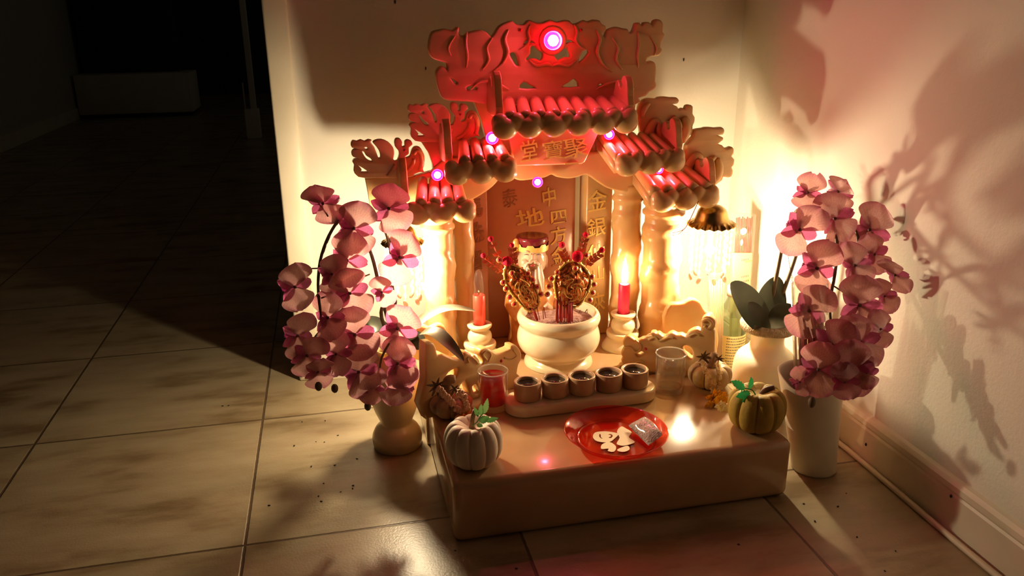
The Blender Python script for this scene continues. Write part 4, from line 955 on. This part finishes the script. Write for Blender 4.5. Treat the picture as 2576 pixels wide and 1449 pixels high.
bm = NB(); burst(bm, 1767, 898, yq-.016, .016, 14, .0022); burst(bm, 1806, 902, yq-.012, .012, 8, .0018); obj('dried_flowers', bm, M['stemdark'], t)
bm = NB()
for (x, q, r_) in [(1800, 985, .0060), (1793, 978, .0055), (1806, 978, .0055)]: burst(bm, x, q, yg-.002, r_*1.9, 7, .003)
obj('clear_flower', bm, M['crystal'], t)
p = pz(1800, 1004, ZT+.010)
bm = NB(); burst(bm, 1798, 1003, p.y, .024, 26, .0055); burst(bm, 1805, 1002, p.y-.004, .018, 18, .005); obj('marigold', bm, M['marigold'], t)
p2 = pz(1812, 1022, ZT+.008); bm = NB(); burst(bm, 1810, 1019, p2.y, .012, 12, .004); burst(bm, 1820, 1026, p2.y, .010, 8, .003); obj('white_flower', bm, M['whiteflower'], t)

# ================================================================== lamps hung with crystal strings
def lamp(px, y, dome_py, rim_py, rpx, bulb_py, bot_py, label, dx_b=0):
    ctop = pv(px, dome_py, y); x = ctop.x; s_ = ppm(pv(px, rim_py, y)); zr = pv(px, rim_py, y).z; zd = ctop.z; zb = pv(px, bot_py, y).z; R_ = rpx/s_; hh = zd-zr
    t = thing('beaded_lamp', (x, y, zb), label, 'lamp', 'hanging beaded lamps')
    bm = NB()
    fl = lambda r, z, a: (r*(1+(.05*math.cos(18*a) if z < zr+hh*.2 else 0)), z+(.0022*math.cos(18*a) if z < zr+hh*.12 else 0))
    add_lathe(bm, smooth_prof([(R_*.10, zd), (R_*.36, zd-hh*.05), (R_*.58, zd-hh*.25), (R_*.66, zd-hh*.5), (R_*.74, zd-hh*.72), (R_*.90, zr+hh*.10), (R_, zr), (R_*.97, zr-.001), (R_*.86, zr+hh*.09), (R_*.70, zd-hh*.70), (R_*.60, zd-hh*.5), (R_*.5, zd-hh*.3), (R_*.1, zd-hh*.14)], 3), (x, y, 0), 72, fn=fl)
    cap = obj('brass_cap', bm, M['brass'], t)
    bm = NB(); add_tube(bm, [(x, y, zd-.002), (x+.001, y+.002, zd+.005), (x, y+.004, zd+.012)], .0026, 8); obj('hook', bm, M['stemdark'], cap)
    zc = pv(px+dx_b, bulb_py, y).z
    bm = NB(); add_lathe(bm, smooth_prof([(.004, zc+.012), (.007, zc+.007), (.009, zc), (.007, zc-.007), (.0015, zc-.0095)], 4), (x, y, 0), 24); obj('bulb', bm, M['bulb'], t)
    bm = NB(); add_lathe(bm, [(.0045, zc+.0105), (.0062, zd-hh*.4)], (x, y, 0), 18); obj('socket', bm, M['white'], t)
    n = 14
    for k in range(n):
        a = 2*PI*(k+.3)/n; rr = R_*(.86 if k % 2 else .74); zend = zb + (.012 if k % 2 else 0); m_ = 6
        bm = NB(); px_, py_ = x+rr*math.cos(a), y+rr*math.sin(a)
        add_tube(bm, [(px_, py_, zr+hh*.04), (px_, py_, zend)], .0004, 5)
        for j in range(m_):
            z = lerp(zr-.006, zend+.010, j/(m_-1)); add_lathe(bm, [(.0004, z+.0055), (.0022, z+.002), (.0022, z-.002), (.0004, z-.0055)], (px_, py_, 0), 8)
        bs = obj('bead_string', bm, M['beadglass'], t)
        if k % 2 == 0:
            bm = NB(); add_ball(bm, (px_, py_, zend-.006), .0052, 2, (.75, .75, 1.5), Matrix.Rotation(.5*math.sin(k), 3, 'Y')); obj('drop_bead', bm, M['reddrop'], bs)
    return x
lamp(1793, .308, 515, 565, 59, 628, 688, 'brass capped beaded lamp glowing under the right roof end')
lamp(1010, .300, 566, 612, 52, 674, 745, 'brass capped beaded lamp glowing behind the left orchid')
bm = NB(); add_tube(bm, [pv(1757, 506, .27), pv(1744, 535, .262), pv(1732, 560, .255), pv(1719, 578, .25), pv(1692, 586, .25)], .0007, 6, True, 4); add_tube(bm, [pv(1719, 578, .25), pv(1708, 588, .25), pv(1692, 592, .25)], .0007, 6, True, 4)
tag(obj('red_thread', bm, M['redwire']), 'thin red thread hanging from the right roof end beside the lamp', 'thread')

# ================================================================== things in the right corner
bx_, by_ = pv(1836, 850, .365).x, .365
t = thing('bottle', (bx_, by_, 0), 'green tinted bottle with cream label, in the corner behind white vase', 'bottle')
s_ = ppm((bx_, by_, .15)); rb_ = 38/s_; zl0, zl1 = pv(1836, 935, by_).z, pv(1836, 833, by_).z; ztop = pv(1836, 735, by_).z
bm = NB(); add_lathe(bm, smooth_prof([(rb_*.9, 0), (rb_, .004), (rb_, zl1+.02), (rb_*.98, zl1+.04), (rb_*.6, ztop-.03), (rb_*.36, ztop-.012), (rb_*.36, ztop)], 3), (bx_, by_, 0), 40); obj('glass_body', bm, M['bottleg'], t)
bm = NB(); add_lathe(bm, [(rb_*.42, ztop-.008), (rb_*.42, ztop+.012), (rb_*.36, ztop+.014)], (bx_, by_, 0), 24); obj('bottle_cap', bm, M['white'], t)
bm = NB()
a0, a1 = -PI*1.02, PI*.10
g = []
for i in range(25):
    a = lerp(a0, a1, i/24); g.append([bm.verts.new((bx_+(rb_+.0005)*math.cos(a), by_+(rb_+.0005)*math.sin(a), z)) for z in (zl0, (zl0+zl1)/2, zl1)])
for i in range(24):
    for j in range(2): bm.faces.new((g[i][j], g[i+1][j], g[i+1][j+1], g[i][j+1]))
lb = obj('label', bm, M['label'], t)
rs = random.Random(5)
bm = NB()
for r_ in range(11):
    z = zl1 - .006 - r_*.0062; a = -PI*.72; aend = -PI*.12
    while a < aend:
        da = rs.uniform(.04, .13)
        q = [bm.verts.new((bx_+(rb_+.001)*math.cos(b_), by_+(rb_+.001)*math.sin(b_), zz)) for b_, zz in ((a, z), (a+da, z), (a+da, z+.0018), (a, z+.0018))]; bm.faces.new(q); a += da+.03
    if r_ == 1: pass
obj('small_print', bm, M['ink'], lb)

# packet of red tipped incense with a paper band
yp = .405
t = thing('incense_packet', (pv(1868, 740, yp).x, yp, 0), 'tall clear packet of red tipped incense leaning in the corner behind the lamp', 'packet')
def quadbox(name, L, y, th, material, parent, bev=.001): return plate(name, L, V3((0, y, 0)), NY, th, material, parent, k=1, bev=bev)
rs = random.Random(9)
plate('clear_sleeve', [(1846, 537), (1903, 541), (1884, 800), (1838, 800)], V3((0, yp-.007, 0)), NY, .014, M['bag'], t, k=1, bev=.001)
quadbox('paper_band', [(1845, 637), (1893, 637), (1876, 900), (1838, 900)], yp-.005, .010, M['pack'], t)
bm = NB()
for i in range(11):
    x0 = 1852+i*3.9; a, b = pv(x0+1, 545+rs.uniform(0, 6), yp), pv(x0-3, 640, yp); add_tube(bm, [a, b], .0013, 6)
obj('red_sticks', bm, M['redwax'], t)
bm = NB(); a, b = pv(1868, 575, yp-.008), pv(1868, 600, yp-.008); add_ball(bm, pv(1871, 582, yp-.0085), .008, 2, (1, .1, 1)); add_ball(bm, pv(1866, 610, yp-.0085), .006, 2, (.6, .1, 1.2)); obj('white_emblem', bm, M['motif'], t)
bm = NB()
for r_, py in enumerate((655, 697, 709, 722)):
    for i in range(5):
        p = pv(1866+i*4, py-i*.8, yp-.0162); add_box(bm, p-V3((.0008, .0002, .002)), p+V3((.0008, .0002, .002)))
obj('small_print', bm, M['ink'], t, False)
# clear sleeve of plain incense standing beside it
yq = .330
t = thing('incense_sleeve', (pv(1803, 900, yq).x, yq, 0), 'slim clear sleeve for tan incense standing beside the right railing', 'sleeve')
plate('sleeve', [(1781, 690), (1824, 690), (1815, 960), (1798, 960)], V3((0, yq-.006, 0)), NY, .012, M['bag'], t, k=1, bev=.001)
for i in range(7):
    f = i/6; a = pv(lerp(1785, 1821, f), 706+rs.uniform(-6, 6), yq); b = pv(lerp(1800, 1813, f), 965, yq); b.z = max(b.z, .004)
    bm = NB(); add_tube(bm, [a, b], .0016, 6); tag(obj('incense_stick', bm, M['woodstick']), 'long tan incense stick inside the slim clear sleeve beside the right railing', 'incense stick', 'tan incense in the clear sleeve')

# ================================================================== vases
vy = .245
vx = pv(1000, 1104, vy).x
t = thing('vase', (vx, vy, 0), 'cream footed stone vase on the floor left of the shrine holding an orchid', 'vase', 'vases beside the shrine')
rows = [(60, 1106), (62, 1098), (61, 1088), (54, 1074), (46, 1066), (38, 1059), (43, 1048), (53, 1025), (60, 1000), (63, 965), (61, 930), (52, 902), (42, 888), (41, 880), (47, 872), (46, 869), (40, 874), (36, 890), (45, 920)]
q = prof_px(1000, vy, rows, 0); bm = NB(); add_lathe(bm, smooth_prof(q, 4), (vx, vy, 0), 56); obj('vase_body', bm, M['vase'], t)
wy = .200
wx = pv(1921, 950, wy).x
t = thing('vase', (wx, wy, 0), 'white shouldered vase with rope bound rim on the floor right of the shrine', 'vase', 'vases beside the shrine')
s_ = ppm((wx, wy, .2)); Z = lambda py: pv(1921, py, wy).z
bm = NB(); add_lathe(bm, smooth_prof([(56/s_, 0), (60/s_, .004), (72/s_, .06), (80/s_, Z(965)), (80/s_, Z(925)), (72/s_, Z(895)), (50/s_, Z(876)), (42/s_, Z(864)), (41/s_, Z(850)), (46/s_, Z(832)), (58/s_, Z(822)), (60/s_, Z(816)), (52/s_, Z(818)), (38/s_, Z(832)), (34/s_, Z(860))], 4), (wx, wy, 0), 56); obj('vase_body', bm, M['vaseback'], t)
bm = NB(); nn_ = 160; prev = None
for st in range(3):
    L = []
    for i in range(nn_+1):
        a = 2*PI*i/nn_; tw = 26*a+2*PI*st/3; rr = 60/s_ + .0042*math.cos(tw); L.append((wx+rr*math.cos(a), wy+rr*math.sin(a), Z(818)+.0055*math.sin(tw)))
    add_tube(bm, L, .0046, 8)
obj('rope_rim', bm, M['rope'], t)
fy = .000
fx = pv(2046, 1180, fy).x
t = thing('vase', (fx, fy, 0), 'tall bone coloured cylinder vase at the front right, holding red incense', 'vase', 'vases beside the shrine')
s_ = ppm((fx, fy, .12)); Z = lambda py: pv(2046, py, fy).z
zt_ = Z(935)
def cutrim(r, z, a):
    if z > zt_-.02:
        k = max(0, math.cos(a-PI*1.22))**6; z = z-.016*k*min(1, (z-(zt_-.02))/.02); r = r*(1+.05*k)
    return r*(1+.02*math.cos(2*a)), z
bm = NB(); add_lathe(bm, smooth_prof([(52/s_, 0), (56/s_, .002), (57/s_, .02), (63/s_, Z(1080)), (70/s_, Z(1010)), (77/s_, Z(945)), (78/s_, zt_), (74/s_, zt_-.0005), (71/s_, zt_-.012), (62/s_, Z(1050)), (50/s_, .012)], 4), (fx, fy, 0), 64, fn=cutrim); vb = obj('vase_body', bm, M['vasefront'], t)
bm = NB()
for (x_, y_) in [(2045, 1016), (2087, 1044)]:
    r_ = V3((pv(x_, y_, fy-.04))); d_ = (V3((r_.x-fx, r_.y-fy, 0))).normalized(); p = V3((fx, fy, r_.z))+d_*(64/s_); add_ball(bm, p, .0055, 2, (1, .45, 1.3), V3((0, -1, 0)).rotation_difference(d_).to_matrix())
obj('hole_shade_dots', bm, M['spot'], t)  # dark blobs on the surface stand in for shaded holes
t = thing('clear_tube', (fx-.005, fy, .02), 'clear plastic tube standing inside the front right vase around red incense', 'tube')
ctx = fx + .002
bm = NB(); zt_, zb_ = pv(2034, 705, fy).z, .02; r_ = 43/s_
add_lathe(bm, [(r_*.96, zb_), (r_, zb_+.002), (r_, zt_), (r_-.0012, zt_), (r_-.0012, zb_+.003), (r_*.5, zb_+.0025)], (ctx, fy, 0), 40); tw = obj('tube_wall', bm, M['glass'], t)
for v in tw.data.vertices: v.co.x -= .15*v.co.z
for v in vb.data.vertices: v.co.x -= .15*v.co.z
rs = random.Random(21)
for i in range(38):
    a = rs.uniform(0, 2*PI); rr = r_*.86*math.sqrt(rs.random()); z1 = pv(2034, 800+rs.uniform(-16, 16), fy).z
    bm = NB(); add_tube(bm, [(ctx-.15*zb_+rr*math.cos(a), fy+rr*math.sin(a), zb_+.004), (ctx-.15*z1+rr*math.cos(a)+rs.uniform(-.002, .002), fy+rr*math.sin(a)+rs.uniform(-.002, .002), z1)], .0016, 6)
    tag(obj('incense_stick', bm, M['stick']), 'red incense stick packed in the clear tube of the front right vase', 'incense stick', 'red incense in the clear tube')

# ================================================================== silk orchids
def petal_grid(bm, L, w, ang, cup, twist=0, base=.0, nu=10, nv=8, tipround=1.0, ruf=.0, seed=0):
    """petal in the flower's xy plane pointing along ang, z = front; cup bends the rim forward or back"""
    ca, sa = math.cos(ang), math.sin(ang); g = []
    for i in range(nu+1):
        u = i/nu
        wid = w*(max(0, math.sin(PI*min(1, (u*.90+.06))))**.62)*(.55+.45*min(1, u*2.2)) if tipround > .5 else w*(math.sin(PI*min(1, u*.93+.045))**.9)
        row = []
        for j in range(nv+1):
            v = j/nv*2-1
            x = base + L*u; y = wid*v
            z = cup*L*(u*u*.55 + .45*v*v*u) + ruf*L*math.sin(v*5+seed+u*4)*u + twist*y*u
            row.append(bm.verts.new((x*ca-y*sa, x*sa+y*ca, z)))
        g.append(row)
    for i in range(nu):
        for j in range(nv): bm.faces.new((g[i][j], g[i+1][j], g[i+1][j+1], g[i][j+1]))
def blossom_meshes(seed):
    r = random.Random(seed); d = math.radians
    a = NB()
    for s in (-1, 1): petal_grid(a, .78, .56, d(90-s*(80+r.uniform(-12, 8))), (-.50 if s > 0 else .10)+r.uniform(-.25, .15), 0, .03, 12, 10, 1, .05, seed+s)
    b = NB()
    petal_grid(b, .54, .20, d(90+r.uniform(-8, 8)), .10+r.uniform(-.1, .25), 0, .04, 9, 6, 1, .02, seed)
    for s in (-1, 1): petal_grid(b, .52, .18, d(-90+s*(36+r.uniform(-8, 8))), .12+r.uniform(-.1, .25), 0, .04, 9, 6, 0, .02, seed+3*s)
    c = NB()
    petal_grid(c, .34, .15, d(-90), .55, 0, .02, 8, 6, 0, .02, seed)
    for s in (-1, 1): petal_grid(c, .24, .13, d(-90+s*75), 1.1, 0, .02, 7, 6, 1, .02, seed)
    for v in c.verts: v.co.z += .05
    for s in (-1, 1): add_tube(c, [(s*.012, -.25, .20), (s*.05, -.33, .24), (s*.09, -.33, .20), (s*.07, -.28, .18)], .008, 5, True, 3)
    e = NB(); add_ball(e, (0, .03, .08), .06, 2, (.8, 1, 1.3)); add_tube(e, [(0, 0, 0), (0, .01, -.06)], [.055, .035], 8)
    f = NB(); add_ball(f, (0, 0, -.03), .06, 1, (1, 1, .9))
    out = []
    for nm, bm, mm in (('petals', a, 'petal'), ('sepals', b, 'sepal'), ('lip', c, 'lip'), ('column', e, 'column')):
        me = bpy.data.meshes.new(nm); bm.normal_update(); bm.to_mesh(me); bm.free(); me.shade_smooth(); me.materials.append(M[mm]); out.append((nm, me))
    f.free()
    return out
VARS = [blossom_meshes(100+i) for i in range(7)]
def orchid(root, flowers, yfun, seed, xmax=None):
    r = random.Random(seed)
    for i, (px, py, rad, tilt, roll, sway) in enumerate(flowers):
        py -= max(0, (py-860)*.22); y = yfun(px, py)
        p = pv(px, py, y)
        size = rad/ppm(p)*1.08
        # the blossom's front: mostly turned away from the viewer, swung by tilt (up/down) and sway (left/right)
        view = (p-CAM).normalized(); rt = view.cross(V3((0, 0, 1))).normalized(); up = rt.cross(view)
        sw = sway
        fr = (view*math.cos(sw)*math.cos(tilt) + rt*math.sin(sw)*math.cos(tilt) + up*math.sin(tilt)).normalized()
        zax = fr; yax = (up - zax*up.dot(zax)); yax = yax.normalized() if yax.length > 1e-3 else rt.copy(); xax = yax.cross(zax)
        cr_, sr_ = math.cos(roll), math.sin(roll); x2 = xax*cr_ + yax*sr_; y2 = -xax*sr_ + yax*cr_
        mm = Matrix.Identity(4)
        for k in range(3): mm[k][0] = x2[k]*size; mm[k][1] = y2[k]*size; mm[k][2] = zax[k]*size; mm[k][3] = p[k]
        vs = VARS[r.randrange(len(VARS))]
        b = bpy.data.objects.new('blossom', vs[0][1]); COL.objects.link(b); b.parent = root; b.matrix_parent_inverse = Matrix.Translation(-root.location); b.matrix_basis = mm
        for nm, me in vs[1:]:
            c_ = bpy.data.objects.new(nm, me); COL.objects.link(c_); c_.parent = b
R_ = math.radians
t = thing('silk_orchid', (vx, vy, .16), 'pink silk orchid with trailing blossoms in the footed vase left of the shrine', 'orchid', 'silk orchids in vases')
def yL(px, py): return .215 - .10*((py-480)/500) - .05*max(0, (930-px)/250)
FL = [(812,512,72,R_(31),R_(77),.2),(978,525,80,R_(14),R_(85),.1),(890,575,82,R_(6),R_(102),-.1),(872,655,82,R_(-18),R_(100),.2),(1006,648,84,R_(0),R_(115),.4),(742,722,74,R_(11),R_(78),-.4),(880,738,80,R_(14),R_(74),-.2),(748,845,72,R_(12),R_(96),-.5),(825,800,72,R_(-19),R_(87),.5),(892,842,80,R_(-2),R_(76),.1),(1000,826,82,R_(18),R_(117),.2),(845,900,66,R_(-23),R_(86),.4),(772,905,68,R_(24),R_(104),-.4),(902,958,80,R_(0),R_(72),-.2),(1000,930,78,R_(-8),R_(81),.4),(1005,995,70,R_(-30),R_(114),.4),(800,958,60,R_(39),R_(92),-.2),(935,1005,52,R_(-25),R_(107),0),(835,690,60,R_(6),R_(87),-.3),(960,735,48,R_(8),R_(70),.2)]
orchid(t, FL, yL, 4)
def path(L, f, dy=0): return [pv(a, b, (f(a, b) if c_ is None else c_)+dy) for a, b, c_ in L]
bm = NB()
add_tube(bm, path([(1000,890,vy),(975,800,vy),(955,720,.235),(935,640,.225),(905,575,None),(870,540,None),(835,580,None),(810,640,None),(801,700,None),(803,760,None),(812,820,None),(808,880,None)], yL, .012), [.0040, .0032, .0026, .0018], 8, True, 4)
add_tube(bm, path([(1006,890,vy),(1003,800,vy),(990,740,.24),(985,690,.235),(980,620,.225),(960,560,None)], yL, .012), [.0036, .0028, .0016], 8, True, 4)
add_tube(bm, path([(995,890,vy),(960,800,.24),(968,760,.235),(985,735,.23),(998,770,.22),(996,830,None),(960,900,None),(955,960,None)], yL, .012), [.0034, .0026, .0016], 8, True, 4)
for a_, b_ in [((801,675),(775,676)), ((808,750),(835,740)), ((930,690),(905,700)), ((806,830),(790,850)), ((825,545),(815,515))]:
    add_tube(bm, path([(*a_, None), (*b_, None)], yL, .010), .0013, 6)
for (x_, y_) in [(801,972),(842,977),(925,1022)]: add_ball(bm, pv(x_, y_, yL(x_, y_)), .007, 2, (.8, .8, 1.1))
obj('stem', bm, M['ostem'], t)
def blade(pts, w, y_side=V3((0, -.5, 1)), fold=.25, nv=6):
    sp = [V3(q) for q in smooth_prof([tuple(p) for p in pts], 6)]; n = len(sp); bm = NB(); g = []
    for i, p in enumerate(sp):
        u = i/(n-1); tg = (sp[min(n-1, i+1)]-sp[max(0, i-1)]).normalized(); sd = tg.cross(y_side).normalized(); nm = sd.cross(tg)
        wid = w*(math.sin(PI*min(1, u*.94+.05))**.7)
        g.append([bm.verts.new(p + sd*wid*v + nm*fold*wid*v*v) for v in [j/nv*2-1 for j in range(nv+1)]])
    for i in range(n-1):
        for j in range(nv): bm.faces.new((g[i][j], g[i+1][j], g[i+1][j+1], g[i][j+1]))
    return bm
obj('leaf', blade([pv(1010, 880, vy), pv(1050, 845, .20), pv(1090, 838, .17), pv(1130, 868, .14), pv(1166, 908, .12)], .0155, V3((.35, -.6, 1))), M['oleaf2'], t)
obj('leaf', blade([pv(1005, 880, vy), pv(1045, 820, .24), pv(1090, 788, .24), pv(1140, 775, .23), pv(1196, 782, .22)], .010, V3((0, -.4, 1))), M['oleaf3'], t)
obj('leaf', blade([pv(1000, 885, vy), pv(1020, 862, .22), pv(1045, 858, .21), pv(1052, 880, .20)], .020), M['oleaf'], t)
obj('leaf', blade([pv(995, 885, vy), pv(960, 835, .25), pv(930, 815, .26), pv(915, 825, .26)], .018), M['oleaf'], t)

t = thing('silk_orchid', (wx, wy, .26), 'pink silk orchid with dark leaves in the rope rimmed vase right of the shrine', 'orchid', 'silk orchids in vases')
def yR(px, py): return .165 - .085*((px-1950)/300) - .23*((py-450)/500)
FR = [(2032,485,62,R_(-40),R_(101),0),(2108,482,62,R_(28),R_(109),.5),(2012,578,82,R_(13),R_(112),-.5),(2100,550,78,R_(1),R_(63),.5),(2188,578,82,R_(1),R_(111),.4),(2055,675,84,R_(-2),R_(103),-.4),(2150,668,70,R_(5),R_(72),.5),(2252,692,62,R_(32),R_(85),.7),(2035,782,82,R_(6),R_(117),-.3),(2162,768,86,R_(-3),R_(86),.2),(2092,868,82,R_(9),R_(98),-.2),(2165,862,78,R_(-2),R_(62),.5),(2058,950,80,R_(-5),R_(88),-.1),(2145,948,82,R_(-6),R_(73),.3),(2125,990,58,R_(-26),R_(72),.2),(2225,745,54,R_(11),R_(70),.6),(2012,990,44,R_(-24),R_(70),-.6),(2200,640,60,R_(2),R_(62),.5),(2215,828,56,R_(-2),R_(75),.6),(2180,960,50,R_(-13),R_(72),.5)]
orchid(t, FR, yR, 8)
bm = NB()
add_tube(bm, path([(1932,830,wy),(1945,740,wy),(1960,660,.19),(1975,590,.18),(2005,530,.17),(2060,512,None),(2095,545,None),(2106,620,None),(2100,690,None),(2088,760,None),(2090,830,None),(2085,900,None)], yR, .012), [.0042, .0034, .0028, .0018], 8, True, 4)
add_tube(bm, path([(1940,830,wy),(1962,760,wy),(1990,680,.185),(2020,600,.17),(2080,525,None),(2150,570,None),(2160,660,None),(2150,740,None),(2130,830,None),(2140,900,None)], yR, .012), [.0042, .0034, .0026, .0016], 8, True, 4)
for a_, b_ in [((2098,720),(2130,740)), ((2088,845),(2060,840)), ((2125,845),(2145,800)), ((2150,640),(2190,610))]:
    add_tube(bm, path([(*a_, None), (*b_, None)], yR, .010), .0013, 6)
for (x_, y_) in [(2042,1012)]: add_ball(bm, pv(x_, y_, yR(x_, y_)), .007, 2, (.8, .8, 1.3))
obj('stem', bm, M['ostem'], t)
obj('leaf', blade([pv(1940, 830, wy), pv(1905, 795, .19), pv(1870, 750, .185), pv(1838, 712, .18)], .030, V3((.3, -1, .3)), .15), M['oleaf'], t)
obj('leaf', blade([pv(1938, 830, wy), pv(1935, 785, .205), pv(1942, 740, .21), pv(1958, 696, .215)], .030, V3((-.1, -1, .2)), .15), M['oleaf'], t)
obj('leaf', blade([pv(1936, 832, wy-.01), pv(1915, 805, .175), pv(1895, 780, .17), pv(1882, 762, .17)], .016, V3((.3, -1, .3)), .2), M['oleaf'], t)
obj('leaf', blade([pv(1940, 830, wy), pv(1962, 800, .18), pv(1985, 780, .17), pv(2000, 770, .16)], .024, V3((-.2, -1, .4)), .2), M['oleaf'], t)
bm = NB(); add_tube(bm, [pv(1976, 600, .175), pv(1985, 660, .17), pv(1993, 700, .165)], .0006, 5); obj('tie_wire', bm, M['ostem'], t)
